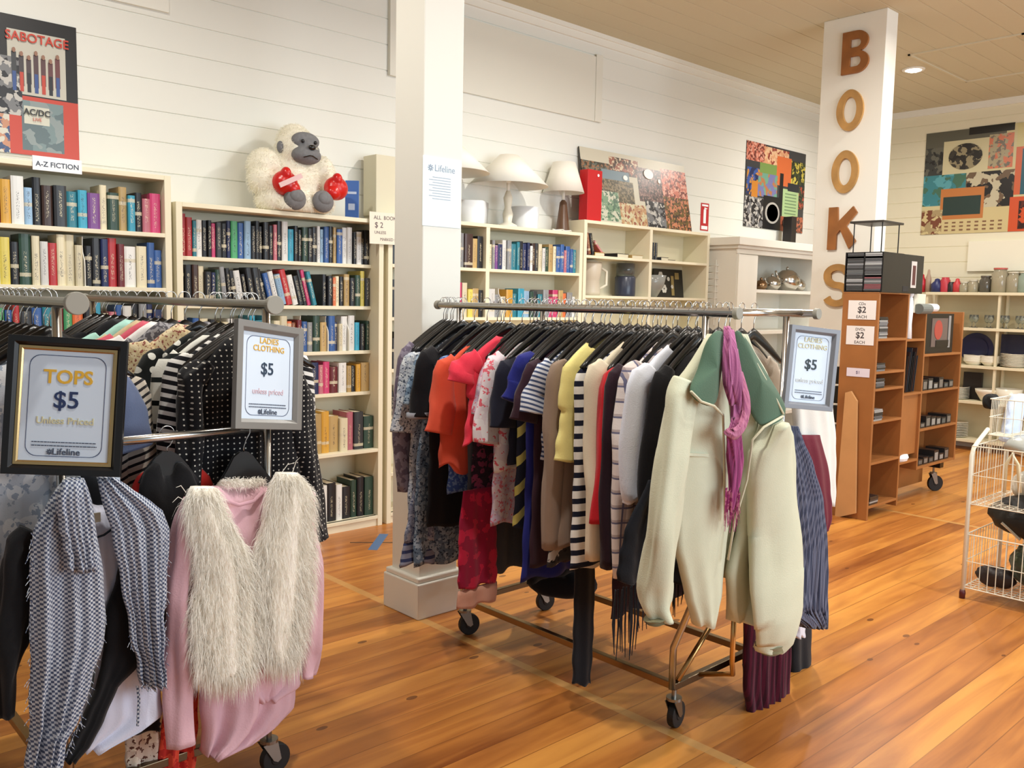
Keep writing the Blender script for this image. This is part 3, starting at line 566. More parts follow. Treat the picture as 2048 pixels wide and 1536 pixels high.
t = tag(b.build('gift_box', [mat((196, 22, 30), .35, name='red_card'), PAPER], org=(5.36, 4.88, 2.135), bevel=.003), 'tall bright red gift box standing on the white cabinet', 'box')
# leaning print
x0 = 5.38; M = plane_M((5.4, 4.95, 2.135), (1, 0, 0), (0, .12, .62)); Wd = 1.42; Hd = .63; M = plane_M(M @ Vector((0, Hd, 0)), (1, 0, 0), (0, .12, .62))
tl = [(0, 0, 1, 1, k_(206, 200, 180)), (0, .17, .3, .62, CROWD), (.25, .06, .52, .3, busy((150, 90, 70), (70, 50, 40), (210, 190, 160), 20)), (.17, .25, .42, .38, k_(120, 140, 150)), (.18, .38, .45, .75, busy((70, 64, 46), (140, 124, 96), (100, 90, 64), 40)),
      (.5, .14, .75, .62, busy((60, 50, 48), (110, 80, 76), (150, 120, 110), 30)), (.74, .1, 1, .55, PINKISH), (.12, .55, .3, .95, busy((120, 150, 120), (200, 200, 180), (80, 110, 90), 16)), (.3, .68, .56, .98, busy((190, 150, 110), (206, 196, 160), (150, 90, 70), 18)),
      (.55, .6, .75, 1, BW), (.74, .5, 1, 1, busy((200, 130, 96), (110, 90, 50), (70, 54, 44), 24))]
poster('long glossy collage of crowd photographs leaning on the wall above the cabinet', M, Wd, Hd, tl, name='leaning_print', thick=.012, discs=[(.61, .22, .045, .07, k_(250, 248, 240)), (.71, .3, .012, .03, k_(250, 248, 240)), (.38, .33, .02, .035, k_(250, 248, 240))])
# fire extinguisher sign
M = plane_M(P(1409, 434, 1, WY-.001), (1, 0, 0), (0, 0, 1)); t = thing('safety_sign', 'small red and white fire extinguisher sign on the boarded wall', 'sign', M.translation)
b = MB(); pbox(b, M, -.065, -.13, .065, .13, 0, .002); b.build('plate', mat((190, 36, 44), .4), t)
b = MB(); pbox(b, M, -.02, -.06, .02, .07, .002, .003); pbox(b, M, -.01, .07, .01, .09, .002, .003); pbox(b, M, .01, .075, .035, .085, .002, .003); pbox(b, M, -.05, .1, .05, .118, .002, .003); pbox(b, M, -.05, -.118, .05, -.085, .002, .003); b.build('pictogram', PAPER, t)

# ---- white cabinet beyond, with teapots
t = thing('shelf_cabinet', 'white painted cabinet with moulded top and metal teapots inside', 'cabinet', (7.7, 4.8, 0))
b = MB(); b.box((6.98, 4.55, 0), (7.02, 5.06, 2.0)); b.box((8.56, 4.55, 0), (8.6, 5.06, 2.0)); b.box((6.98, 5.04, 0), (8.6, 5.06, 2.0)); b.box((6.985, 4.535, 0), (7.3, 4.549, 1.95)); b.build('frame', WHITE, t)
b = MB(); b.box((6.95, 4.52, 2.0), (8.63, 5.06, 2.03)); b.box((6.92, 4.49, 2.03), (8.66, 5.06, 2.1)); b.box((6.97, 4.54, 1.955), (8.61, 4.56, 2.0)); b.build('cornice', WHITE, t, bevel=.004)
for z in (1.64, 1.25, .85, .45, .08): b = MB(); b.box((7.02, 4.57, z-.03), (8.56, 5.04, z)); b.build('shelf', WHITE, t)
for i, (x, r_, lb, kind) in enumerate(((7.48, .07, 'dark brown low teapot, leftmost in the cabinet with the moulded top', 0), (7.72, .06, 'copper jug second from the left in the moulded-top cabinet', 1), (7.92, .085, 'tall silver coffee pot in the moulded-top cabinet', 1), (8.2, .13, 'large shiny silver teapot in the moulded-top cabinet', 1), (8.42, .08, 'small silver teapot next to the letter column', 1))):
    m = [mat((70, 54, 40), .3, .6), mat((150, 120, 90), .25, .9), SILV, SILV, SILV][i]
    t = vessel('teapot', [(.001, 0), (r_*.6, 0), (r_, r_*.5), (r_*1.02, r_*.9), (r_*.7, r_*1.4), (r_*.4, r_*1.6), (.001, r_*1.65)], (x, 4.75, 1.64), m, lb, 'teapot')
    b = MB(); b.ell((x, 4.75, 1.64+r_*1.75), (.015, .015, .018)); b.build('lid_knob', m, t, smooth=True)
    b = MB(); b.tube([(x-r_*.8, 4.75, 1.64+r_*.6), (x-r_*1.5, 4.75, 1.64+r_*1.1), (x-r_*1.7, 4.75, 1.64+r_*1.5)], [r_*.2, r_*.12, r_*.09]); b.build('spout', m, t, smooth=True)
    b = MB(); b.tube([(x+r_*.85, 4.75, 1.64+r_*.4), (x+r_*1.6, 4.75, 1.64+r_*.7), (x+r_*1.5, 4.75, 1.64+r_*1.3), (x+r_*.7, 4.75, 1.64+r_*1.35)], .008); b.build('handle', m, t, smooth=True)
b = MB(); q = P(1617, 460, 1, 5.0); b.box((8.5, 4.9, 2.1), (8.6, 5.0, 2.42)); tag(b.build('storage_box', mat((36, 30, 28), .5), org=(8.55, 4.95, 2.1), bevel=.004), 'narrow dark upright box on the cabinet just left of the letter column', 'box')
# white wire rack between the cabinets
t = thing('wire_rack', 'white wire file rack hanging between the two white cabinets', 'rack', (6.95, 4.7, 1.3)); b = MB()
for k in range(9): b.tube([(6.9, 4.8, 1.35+k*.06), (6.97, 4.74, 1.37+k*.06), (6.97, 4.92, 1.37+k*.06)], .003, 5)
for y_ in (4.76, 4.9): b.tube([(6.965, y_, 1.3), (6.965, y_, 1.9)], .004, 5)
b.build('wires', WHITE, t)

# ------------------------------------------------------------------ plush ape
G = lambda px, py, y: P(px, py, 1, y)
t = thing('plush_toy', 'white plush ape with red boxing gloves sitting on the bookcase', 'toy', (2.72, 4.88, 1.99))
FURW = mat((240, 234, 216), .95, name='white_plush', var=.06, bscale=30)
hd = G(592, 300, 4.88); to = G(588, 368, 4.9)
E_ = [(hd, (.125, .11, .135)), (G(588, 282, 4.9), (.1, .09, .1)), (to, (.155, .13, .2)), (G(590, 408, 4.88), (.17, .14, .1)), (G(530, 335, 4.9), (.105, .09, .11)), (G(527, 362, 4.87), (.09, .08, .09)), (G(548, 372, 4.83), (.08, .07, .07)),
      (G(545, 402, 4.86), (.1, .1, .09)), (G(572, 412, 4.8), (.075, .08, .07)), (G(640, 345, 4.9), (.09, .08, .1)), (G(652, 366, 4.87), (.07, .07, .08)), (G(662, 382, 4.83), (.055, .06, .05)), (G(638, 408, 4.82), (.085, .09, .07))]
b = MB()
for c_, r_ in E_: b.ell(c_, r_, 20, 12)
b.v = [(v[0], v[1], max(v[2], 1.993)) for v in b.v]
o = b.build('body', FURW, t, smooth=True); rm = o.modifiers.new('merge', 'REMESH'); rm.mode = 'VOXEL'; rm.voxel_size = .012; rm.use_smooth_shade = True
def strands(b, p, n, ln, droop, wd, seed, jit=.5):
    "a tapered bent strip standing on p along n"
    n = Vector(n); d = (n+Vector((random.uniform(-jit, jit), random.uniform(-jit, jit), random.uniform(-jit, jit)))).normalized()
    s = d.cross(Vector((random.uniform(-1, 1), random.uniform(-1, 1), .3))).normalized()*wd
    p = Vector(p); p1 = p+d*ln*.45+Vector((0, 0, -droop*ln*.25)); p2 = p1+d*ln*.3+Vector((0, 0, -droop*ln*.6))
    b.add([p-s, p+s, p1+s*.7, p1-s*.7, p2], [(0, 1, 2, 3), (3, 2, 4)])
b = MB()
for c_, r_ in E_:
    for k in range(int(5200*(r_[0]*r_[2])/.02*.5)):
        a_ = random.uniform(0, 2*pi); z_ = random.uniform(-1, 1); q = math.sqrt(1-z_*z_); nn = Vector((cos(a_)*q, sin(a_)*q, z_))
        if nn.y > .5: continue
        p = Vector(c_)+Vector((nn.x*r_[0], nn.y*r_[1], nn.z*r_[2]))
        if p.z < 2.005: continue
        if c_ is hd and nn.y < -.55 and abs(nn.x) < .5 and nn.z < .5: continue
        if any(((p.x-cc[0])/rr[0])**2+((p.y-cc[1])/rr[1])**2+((p.z-cc[2])/rr[2])**2 < .85 for cc, rr in E_ if cc is not c_): continue
        strands(b, p, nn, .024, .5, .0013, k, .7)
stuff_fur = b.build('fur', furm('white_plush_strands', (250, 246, 232)), t); stuff(stuff_fur)
GREYF = mat((120, 120, 122), .9, name='grey_plush', var=.1, bscale=60)
b = MB(); b.ell(hd+Vector((.015, -.085, .045)), (.092, .045, .052), 18, 10); b.ell(hd+Vector((.015, -.095, -.04)), (.095, .065, .055), 18, 10); b.ell(hd+Vector((.015, -.1, 0)), (.05, .045, .05), 14, 8)
o = b.build('face', GREYF, t, smooth=True); rm = o.modifiers.new('merge', 'REMESH'); rm.mode = 'VOXEL'; rm.voxel_size = .006; rm.use_smooth_shade = True
b = MB(); b.ell(hd+Vector((.02, -.155, .0)), (.024, .014, .016), 12, 8); b.build('nose', BLACKP, t, smooth=True)
for sx_ in (-.035, .05): b = MB(); b.ell(hd+Vector((sx_+.008, -.128, .035)), (.011, .008, .011), 10, 8); b.build('eye', BLACKP, t, smooth=True)
b = MB(); b.tube([hd+Vector((-.035, -.15, -.062)), hd+Vector((.0, -.163, -.05)), hd+Vector((.02, -.163, -.05)), hd+Vector((.06, -.15, -.064))], .003, 5); b.build('mouth', BLACKP, t)
for sx_ in (-1, 1): b = MB(); b.ell(hd+Vector((.12*sx_+.0, -.03, .0)), (.02, .022, .035), 12, 8); b.build('ear', GREYF, t, smooth=True)
for q in ((590, 413), (646, 420)): c_ = G(q[0], q[1], 4.735); c_.z = 2.062; b = MB(); b.ell(c_, (.07, .04, .066), 18, 10); b.ell(c_+Vector((0, -.025, .014)), (.048, .024, .04), 14, 8); b.build('foot', GREYF, t, smooth=True)
for i, q in enumerate(((570, 366), (672, 377))):
    c_ = G(q[0], q[1], 4.76); b = MB(); s_ = 1 if i == 0 else -1; b.ell(c_, (.078, .06, .072), 20, 12); b.ell(c_+Vector((.035*s_, -.02, -.03)), (.05, .045, .045), 16, 10); b.ell(c_+Vector((-.01, -.03, .05)), (.032, .035, .04), 14, 8)
    o = b.build('boxing_glove', mat((206, 26, 24), .28, name='red_vinyl'), t, smooth=True); rm = o.modifiers.new('merge', 'REMESH'); rm.mode = 'VOXEL'; rm.voxel_size = .007; rm.use_smooth_shade = True
    if i == 0:
        M = plane_M(c_+Vector((0, -.075, .01)), (1, -.05, .5), (-.5, 0, 1)); b = MB(); pbox(b, M, -.08, -.014, .075, .014, -.006, 0); b.build('wrist_strap', mat((226, 190, 190), .6), o, org=t.location)
t = thing('book', 'upright blue hardback beside the plush ape, leaning at the wall', 'book', (3.03, 4.86, 1.99))
a0 = G(690, 436, 4.86); a1 = G(713, 367, 4.86); M = plane_M((a0.x, 4.86, 1.99), (.8, -.6, 0), (0, .1, 1))
b = MB(); pbox(b, M, 0, 0, .085, .235, -.02, 0); pbox(b, M, 0, 0, .085, .235, -.003, .002); b.build('cover', mat((70, 110, 180), .3), t, bevel=.002)
b = MB(); pbox(b, M, .02, .05, .06, .09, .002, .003); pbox(b, M, .015, .15, .07, .165, .002, .003); b.build('cover_print', mat((190, 206, 230), .4), t)
b = MB(); b.box((3.32, 4.9, 2.03), (3.5, 5.05, 2.42)); tag(b.build('storage_box', mat((222, 216, 190), .6), org=(3.41, 4.97, 2.03), bevel=.004), 'tall cream box on the bookcase, half behind the white column', 'box')
# ------------------------------------------------------------------ clothes racks
RZ = 1.47
def caster(parent, x, y, a=0, big=1.0):
    b = MB(); d = Vector((cos(a), sin(a), 0)); n = Vector((-sin(a), cos(a), 0)); c = Vector((x, y, .048*big))+d*.02
    b.disc(c, n, .048*big, .026, 24); b.disc(c, n, .02, .032, 16); w = b.build('wheel', RUBBER, parent, smooth=False, bevel=.003)
    b = MB()
    for s_ in (-1, 1):
        o_ = n*(.019*s_); p = [c+o_+Vector((0, 0, -.008)), c+o_+d*.012, Vector((x, y, .108*big))+o_+d*.02, Vector((x, y, .108*big))+o_-d*.03, c+o_-d*.014]
        b.add([q-n*.0015 for q in p]+[q+n*.0015 for q in p], [(0, 1, 2, 3, 4), (9, 8, 7, 6, 5)]+[(i, (i+1) % 5, (i+1) % 5+5, i+5) for i in range(5)])
    b.disc((x, y, .112*big), (0, 0, 1), .028, .01, 16); b.tube([(x, y, .11*big), (x, y, .15*big)], .009); b.build('fork', STEEL, parent)
def clothes_rack(label, x0, x1, y0, y1, ends, extra=None, ybase=None):
    t = thing('clothes_rack', label, 'clothes rack', ((x0+x1)/2, (y0+y1)/2, 0))
    yb0, yb1 = ybase or (y0, y1)
    for (x, ya, yb_) in ends:
        b = MB(); b.tube([(x, ya, RZ), (x, yb_, RZ)], .0145, 14); o = b.build('hanging_rail', STEEL if extra else CHROME, t, smooth=False)
        for yc, rc in ((ya, .028 if extra else .02), (yb_, .02)): b = MB(); b.disc((x, yc, RZ), (0, 1, 0), rc, .018, 24); b.build('end_cap', mat((150, 146, 134), .5, name='cap_plastic'), o, org=t.location, bevel=.002)
        for y, yq in ((y0, yb0), (y1, yb1)):
            b = MB(); b.tube([(x, yq, .15), (x, yq, .3), (x, y, .5), (x, y, RZ-.012)], .0125, 12); b.build('upright', CHROME, t, smooth=True)
    for x in (x0, x1): b = MB(); b.box((x-.0125, yb0, .145), (x+.0125, yb1, .17)); b.build('base_rail', mat((150, 128, 96), .3, 1, name='worn_steel'), t, bevel=.002)
    for y in (yb0, yb1): b = MB(); b.box((x0-.0125, y-.012, .145), (x1+.0125, y+.012, .17)); b.build('base_crossbar', mat((110, 96, 76), .3, 1, name='worn_steel'), t, bevel=.002)
    for x in (x0, x1):
        for y in (yb0, yb1): caster(t, x, y, random.uniform(-.3, .5))
    return t
r2 = clothes_rack('double-rail chrome clothes rack on casters in the middle of the floor', 2.485, 2.97, 1.72, 3.0, [(2.47, 1.6, 3.15), (2.98, 1.6, 3.1)], ybase=(1.80, 2.95))
b = MB(); b.tube([(2.62, 1.8, .16), (2.64, 1.7, .19), (2.6, 1.64, .22), (2.56, 1.62, .28), (2.56, 1.62, .5)], .009, 8); b.build('bracket_arm', mat((210, 170, 110), .3, 1), r2, smooth=True)
b = MB(); b.tube([(2.5, 1.8, .17), (2.72, 1.81, .33)], .01, 8); b.build('brace', mat((190, 150, 96), .3, 1), r2, smooth=True)
b = MB(); b.tube([(2.47, 1.66, RZ), (2.98, 1.66, RZ)], .011, 10); b.build('end_crossbar', CHROME, r2, smooth=True)
r1 = clothes_rack('double-rail steel clothes rack with a lower front bar at the left', .69, 1.27, 2.45, 4.0, [(.69, 2.29, 4.1), (1.27, 2.4, 4.1)], extra=True)
b = MB(); b.tube([(.60, 2.43, 1.1), (1.34, 2.46, 1.1)], .0125, 12); b.build('front_bar', CHROME, r1, smooth=True)

# ---- hangers
def hanger_mesh():
    b = MB(); pts = [(0, 0, .0)]
    pts = [Vector((0, 0, -.085)), Vector((0, 0, -.05)), Vector((.006, 0, -.035)), Vector((.019, 0, -.018)), Vector((.0205, 0, 0))]+[Vector((.0205*cos(a), 0, .0205*sin(a))) for a in [radians(20*k) for k in range(1, 10)]]
    b.tube(pts, .0018, 6); return b
def arms_mesh():
    b = MB(); R = []
    for i in range(-10, 11):
        u = i/10; x = u*.205; zc = -.083-.012-.118*abs(u)**1.15; h = .03*(1-abs(u))**.6+.009; th = .007+.010*abs(u)
        R.append([(x, -th*.5, zc-h*.55), (x, -th*.7, zc), (x, -th*.4, zc+h*.5), (x, th*.4, zc+h*.5), (x, th*.7, zc), (x, th*.5, zc-h*.55)])
    b.rings(R); return b
_hm = hanger_mesh().build('hook', CHROME, smooth=True); _am = arms_mesh().build('shoulder_arms', BLACKP, smooth=True)
hanger0 = thing('clothes_hanger', 'x', 'hanger'); _hm.parent = hanger0; _am.parent = hanger0
used = []
def hanger(x, y, z, label, group, rz=0, tilt=0, am=None):
    h = hanger0 if not used else copy_tree(hanger0); used.append(h)
    h.location = (x, y, z+.0165-.002); h.rotation_euler = (0, tilt, rz); h['label'] = label; h['group'] = group
    for ch in h.children:
        if ch.name.startswith('shoulder_arms') and am:
            ch.data = ch.data.copy(); ch.data.materials[0] = am
    return h
HL = 'black plastic hanger with steel hook on the %s rail of the %s rack'
# ------------------------------------------------------------------ cloth
def interp(rows, n):
    rows = [tuple(r)+(0,)*(5-len(r)) for r in rows]; z = [r[0] for r in rows]; out = []
    for i in range(n+1):
        zz = z[0]+(z[-1]-z[0])*(i/n)**.85; j = 0
        while j < len(z)-2 and zz < z[j+1]: j += 1
        f = (zz-z[j])/(z[j+1]-z[j]) if z[j+1] != z[j] else 0; g = f*f*(3-2*f)*.35+f*.65
        out.append((zz,)+tuple(rows[j][k]*(1-g)+rows[j+1][k]*g for k in (1, 2, 3, 4)))
    return out
def drape(b, rows, Y, th=.025, amp=.008, nf=4, seed=1, notch=None, nz=36, nx=26, hem=.006, top_open=False, skew=0, flat=False, xj=.004):
    "a hanging piece of cloth with front, back and folds; rows (z, x left, x right, dy)"
    R = random.Random(seed); ph = [R.uniform(0, 6.3) for _ in range(5)]; fr = [nf*R.uniform(.8, 1.2), nf*R.uniform(1.6, 2.3), nf*.5]
    rr = interp(rows, nz); k0 = len(b.v); n2 = 2*nx
    for i, (z, xl, xr, dy, dz) in enumerate(rr):
        t = i/nz; a = amp*(.25+.9*t**.8); half = (xr-xl)/2; mid = (xl+xr)/2
        half_j = half+xj*sin(9*t*pi+ph[0])*t
        for j in range(n2):
            fnt = j <= nx; s = -1+2*j/nx if fnt else 1-2*(j-nx)/nx
            lens = math.sqrt(max(0, 1-s*s)); tp = min(1, .55+t*5)
            rip = a*(sin(fr[0]*s*pi/2*1.0+ph[1]+t*1.1)+.55*sin(fr[1]*s*pi/2+ph[2]-t*1.7)+.5*sin(fr[2]*s*2+ph[3]+t*4))
            y = Y+dy+skew*s+rip*(.35+.65*lens)+(-1 if fnt else 1)*th*lens**.7*tp
            zz = z+dz*s
            if notch:
                dn = notch[0] if fnt else notch[0]*(notch[2] if len(notch) > 2 else .25)
                q_ = s*half/notch[3] if len(notch) > 3 else s/notch[1]
                zz -= dn*math.exp(-q_**4)*max(0, 1-t*(9 if len(notch) > 3 else 3.2))
            zz += hem*sin(fr[0]*s*2+ph[4])*t*t
            b.v.append((mid+half_j*s, y, zz))
    for i in range(nz):
        for j in range(n2):
            a_ = k0+i*n2+j; c_ = k0+i*n2+(j+1) % n2; b.f.append((a_, c_, c_+n2, a_+n2)); b.m.append(b.cm)
    for (i, flip) in ((0, 1), (nz, 0)):
        if i == 0 and top_open: continue
        for j in range(nx):
            o_ = k0+i*n2; q = (o_+j, o_+j+1, o_+(n2-j-1) % n2, o_+(n2-j) % n2); q = tuple(dict.fromkeys(q))
            if len(q) > 2: b.f.append(q if not flip else q[::-1]); b.m.append(b.cm)
    return b
def sleeve(b, pts, seed=1, n=18, amp=.004, m=22):
    "pts (x, y, z, rx, ry): an empty sleeve, folded and tapering"
    R = random.Random(seed); ph = [R.uniform(0, 6.3) for _ in range(4)]; k = len(pts)-1; rings = []
    for i in range(m+1):
        u = i/m*k; j = min(int(u), k-1); f = u-j; f = f*f*(3-2*f)*.5+f*.5
        p = [pts[j][q]*(1-f)+pts[j+1][q]*f for q in range(5)]
        p0 = pts[j]; p1 = pts[j+1]; T = Vector((p1[0]-p0[0], p1[1]-p0[1], p1[2]-p0[2])).normalized()
        V = Vector((0, 1, 0)); U = V.cross(T).normalized(); V = T.cross(U)
        t = i/m; c = Vector(p[:3])+Vector((amp*1.2*sin(7*t+ph[0]), amp*sin(9*t+ph[1]), 0))
        ring = []
        for q in range(n):
            a = 2*pi*q/n; r = 1+(amp/max(p[3], .01))*(sin(3*a+ph[2]+4*t)+.6*sin(5*a-6*t+ph[3])+.7*sin(16*t+2*a+ph[1]))
            ring.append(c+U*cos(a)*p[3]*r+V*sin(a)*p[4]*r)
        rings.append(ring)
    return b.rings(rings, cap=True)
def garment(name, label, cat, x, y, ztop, L, w, m, sl='short', neck=.075, th=.022, amp=.006, seed=1, group=None, slm=None, flare=1.0, notch=(.04, 1, .3, .075), cuff=None, slen=None, nf=4, hem=.008, sides=(-1, 1), rz=0):
    "a top, dress or coat hung across the rail; ztop is the height of the neck"
    t = thing(name, label, cat, (x, y, ztop), group)
    rows = [(ztop, x-neck, x+neck), (ztop-.02, x-neck-.025, x+neck+.025), (ztop-.05, x-w*.7, x+w*.7), (ztop-.09, x-w*.95, x+w*.95), (ztop-.13, x-w, x+w), (ztop-.24, x-w*.97, x+w*.97), (ztop-L*.55, x-w*.95*flare, x+w*.95*flare), (ztop-L, x-w*1.0*flare, x+w*1.0*flare)]
    rows = sorted(rows, key=lambda r: -r[0])
    b = MB(); drape(b, rows, y, th, amp, nf, seed, notch, hem=hem); b.build('body', m, t, smooth=True)
    if sl != 'none':
        Ls = slen or {'short': .2, 'elbow': .32, 'long': .56}[sl]
        for s_ in sides:
            xs = x+s_*(w*.93); z0 = ztop-.085; R = random.Random(seed+s_)
            o_ = R.uniform(0, .02); dy = R.uniform(-.012, .012)
            if sl == 'long': pts = [(xs-s_*.03, y, z0, .035, .02), (xs+s_*.012, y, z0-.04, .055, .026), (xs+s_*(.022+o_), y+dy, z0-.22, .05, .03), (xs+s_*(.02+o_), y+dy*2, z0-.4, .045, .03), (xs+s_*(.012+o_), y+dy*2, z0-Ls, .036, .026)]
            else: pts = [(xs-s_*.03, y, z0, .035, .02), (xs+s_*.015, y, z0-.035, .055, .026), (xs+s_*.035, y+dy, z0-Ls*.6, .062, .03), (xs+s_*(.04+o_), y+dy, z0-Ls, .066, .028)]
            b = MB(); sleeve(b, pts, seed*3+s_); o = b.build('sleeve', slm or m, t, smooth=True)
            if cuff:
                p = pts[-1]; b = MB(); sleeve(b, [(p[0], p[1], p[2]+.02, p[3]*1.08, p[4]*1.1), (p[0], p[1], p[2]-.006, p[3]*1.1, p[4]*1.12)], 1, m=2, amp=0); b.build('cuff', cuff, t, smooth=True)
    return t
# ------------------------------------------------------------------ middle rack, left rail
F = fabric; XR = 2.47
def rk(px): return P(px, 745, 0, 2.255).y      # place along the rail of a shoulder seen at photo column px
BLK = F('plain', [(20, 20, 24), (30, 30, 36)]); 
MID = [  # shoulder column, neck height, length, half width, kind, sleeves, material, label, options
 (812, 1.385, .6, .215, 'cardigan', 'long', F('heather', [(104, 94, 112), (140, 132, 148)], .03), 'mottled grey-purple long cardigan, farthest left on the middle rack', dict(slen=.62, flare=1.0)),
 (826, 1.35, .78, .21, 'blouse', 'elbow', F('floral', [(178, 186, 200), (214, 220, 226), (58, 70, 92)], .018), 'pale blouse with small dark flower sprigs, second from the far end', dict(flare=1.1)),
 (846, 1.35, .98, .21, 'dress', 'short', F('floral', [(104, 126, 150), (160, 178, 196), (44, 62, 86)], .022), 'long faded blue paisley dress with a bordered hem', dict(flare=1.25, amp=.012)),
 (868, 1.375, .82, .215, 'dress', 'short', BLK, 'black short-sleeved dress with pale grey cuff binding', dict(cuff=mat((150, 154, 164), .8), slen=.26, dx=-.03)),
 (893, 1.35, .64, .20, 'blouse', 'short', F('heather', [(62, 92, 160), (120, 150, 196)], .012, thr=.52), 'blue speckled blouse between the black dress and the coral top', dict()),
 (913, 1.35, .52, .21, 'top', 'short', F('plain', [(226, 92, 66), (206, 76, 52)]), 'orange-coral batwing top with a pointed hem', dict(slen=.28, flare=1.15, dx=-.055, hem=.03)),
 (926, 1.355, .98, .19, 'dress', 'none', F('plain', [(78, 82, 88), (64, 68, 74)]), 'plain slate grey sleeveless long dress', dict()),
 (938, 1.37, .74, .2, 'dress', 'none', F('floral', [(40, 26, 40), (120, 50, 80), (30, 20, 34)], .03), 'dark strappy dress with a small plum print', dict()),
 (962, 1.38, .42, .215, 'top', 'short', F('plain', [(236, 62, 84), (222, 50, 72)]), 'bright coral-red cap-sleeve top', dict(slen=.1, amp=.012, dx=-.075, flare=1.12, hem=.02)),
 (978, 1.35, .72, .2, 'dress', 'short', F('floral', [(206, 190, 214), (226, 214, 226), (214, 120, 140)], .03), 'long lilac dress with faint pink blotches', dict()),
 (992, 1.375, .52, .21, 'blouse', 'elbow', F('floral', [(226, 214, 222), (236, 232, 236), (226, 106, 122)], .05, thr=.52), 'white blouse splashed with pink blossoms', dict()),
 (1012, 1.36, .48, .21, 'top', 'short', F('plain', [(34, 36, 52), (26, 28, 42)]), 'dark navy short-sleeved top beside the yellow print dress', dict(slen=.24)),
 (1030, 1.35, .70, .2, 'dress', 'none', F('stripe', [(36, 42, 60), (212, 208, 120)], .09, .35, rot=35), 'navy dress with slanting grey and yellow bars', dict()),
 (1047, 1.385, .93, .21, 'dress', 'short', F('plain', [(38, 44, 128), (30, 34, 104)]), 'royal blue dress with creased sleeves', dict(slen=.16, amp=.01)),
 (1064, 1.36, .84, .2, 'dress', 'short', F('plain', [(60, 36, 48), (40, 28, 36)]), 'dark plum dress just behind the blue pinstriped tee', dict()),
 (1087, 1.365, .42, .215, 'tshirt', 'short', F('stripe', [(216, 220, 230), (70, 84, 120)], .0165, .45, rot=-18), 'white tee with fine navy stripes', dict(slen=.17)),
 (1100, 1.35, .8, .2, 'dress', 'none', F('floral', [(60, 60, 62), (200, 198, 192), (36, 36, 38)], .06), 'black, white and grey abstract print dress', dict()),
 (1118, 1.37, .75, .21, 'coat', 'long', F('plain', [(150, 130, 114), (132, 112, 98)]), 'taupe long-sleeved coat between the print dress and the yellow top', dict(slen=.66)),
 (1136, 1.375, .42, .205, 'top', 'none', F('plain', [(240, 228, 150), (228, 212, 130)]), 'pale lemon-yellow sleeveless top', dict(amp=.012, flare=1.12, dx=-.045)),
 (1158, 1.36, .79, .21, 'dress', 'none', F('stripe', [(232, 230, 224), (20, 24, 44)], .046, .42), 'long sleeveless dress with bold black and white stripes', dict(amp=.005, dx=-.04)),
 (1178, 1.37, .55, .205, 'vest_top', 'none', F('stripe', [(224, 224, 226), (34, 42, 70)], .022, .4), 'sleeveless navy and white finely striped top', dict()),
 (1200, 1.385, .76, .215, 'cardigan', 'long', F('plain', [(226, 214, 190), (208, 194, 166)]), 'cream long cardigan with full-length sleeves', dict(slen=.66, amp=.008, dx=-.03)),
 (1222, 1.36, .58, .2, 'top', 'elbow', F('plain', [(196, 34, 44), (170, 26, 36)]), 'red top squeezed beside the cream cardigan', dict(slen=.5)),
 (1238, 1.37, .92, .21, 'dress', 'long', F('plain', [(42, 22, 34), (30, 16, 26)]), 'blackish-maroon long dress left of the checked shirt', dict(slen=.66)),
 (1262, 1.39, .72, .21, 'shirt', 'long', F('plaid', [(224, 214, 210), (150, 130, 130), (70, 80, 120)], .05, .28), 'white shirt checked in brown and blue with trailing sleeves', dict(slen=.7)),
 (1292, 1.385, .5, .215, 'shirt', 'long', F('plain', [(230, 234, 246), (214, 220, 236)]), 'plain white long-sleeved shirt', dict(slen=.42, dx=-.03)),
 (1322, 1.38, .78, .22, 'sweater', 'long', F('plain', [(18, 17, 20), (26, 24, 28)]), 'black long sweater next to the sage jacket', dict(slen=.7, th=.035)),
]
for i, (px, zt, L, w_, nm, sl, m, lb, kw) in enumerate(MID):
    y = rk(px); y = max(y, 1.72)
    kw = dict(kw); dx_ = kw.pop('dx', 0); garment(nm, lb, 'clothing', XR+dx_+random.uniform(-.012, .012), y, zt-.017, L, w_, m, sl=sl, seed=i+11, **kw)
    hanger(XR, y, RZ, HL % ('left', 'middle'), 'hangers on the left rail of the middle rack', random.uniform(-.05, .05))
ys = sorted([max(rk(q[0]), 1.72) for q in MID]); 
for i in range(0, len(ys)-1, 4): hanger(XR+random.uniform(-.008, .008), (ys[i]+ys[i+1])/2, RZ, HL % ('left', 'middle'), 'hangers on the left rail of the middle rack', random.uniform(-.05, .05))
for y in (3.11, 3.085, 3.06): hanger(XR, y, RZ, HL % ('left', 'middle'), 'hangers on the left rail of the middle rack', random.uniform(-.1, .1))
def pr(Y, *rows): # rows seen at (photo y, x left, x right) -> metres on the plane y = Y
    out = []
    for r in rows:
        a = P(r[1], r[0], 1, Y); c = P(r[2], r[0], 1, Y); out.append(((a.z+c.z)/2, a.x, c.x, r[3] if len(r) > 3 else 0, (c.z-a.z)/2))
    return out
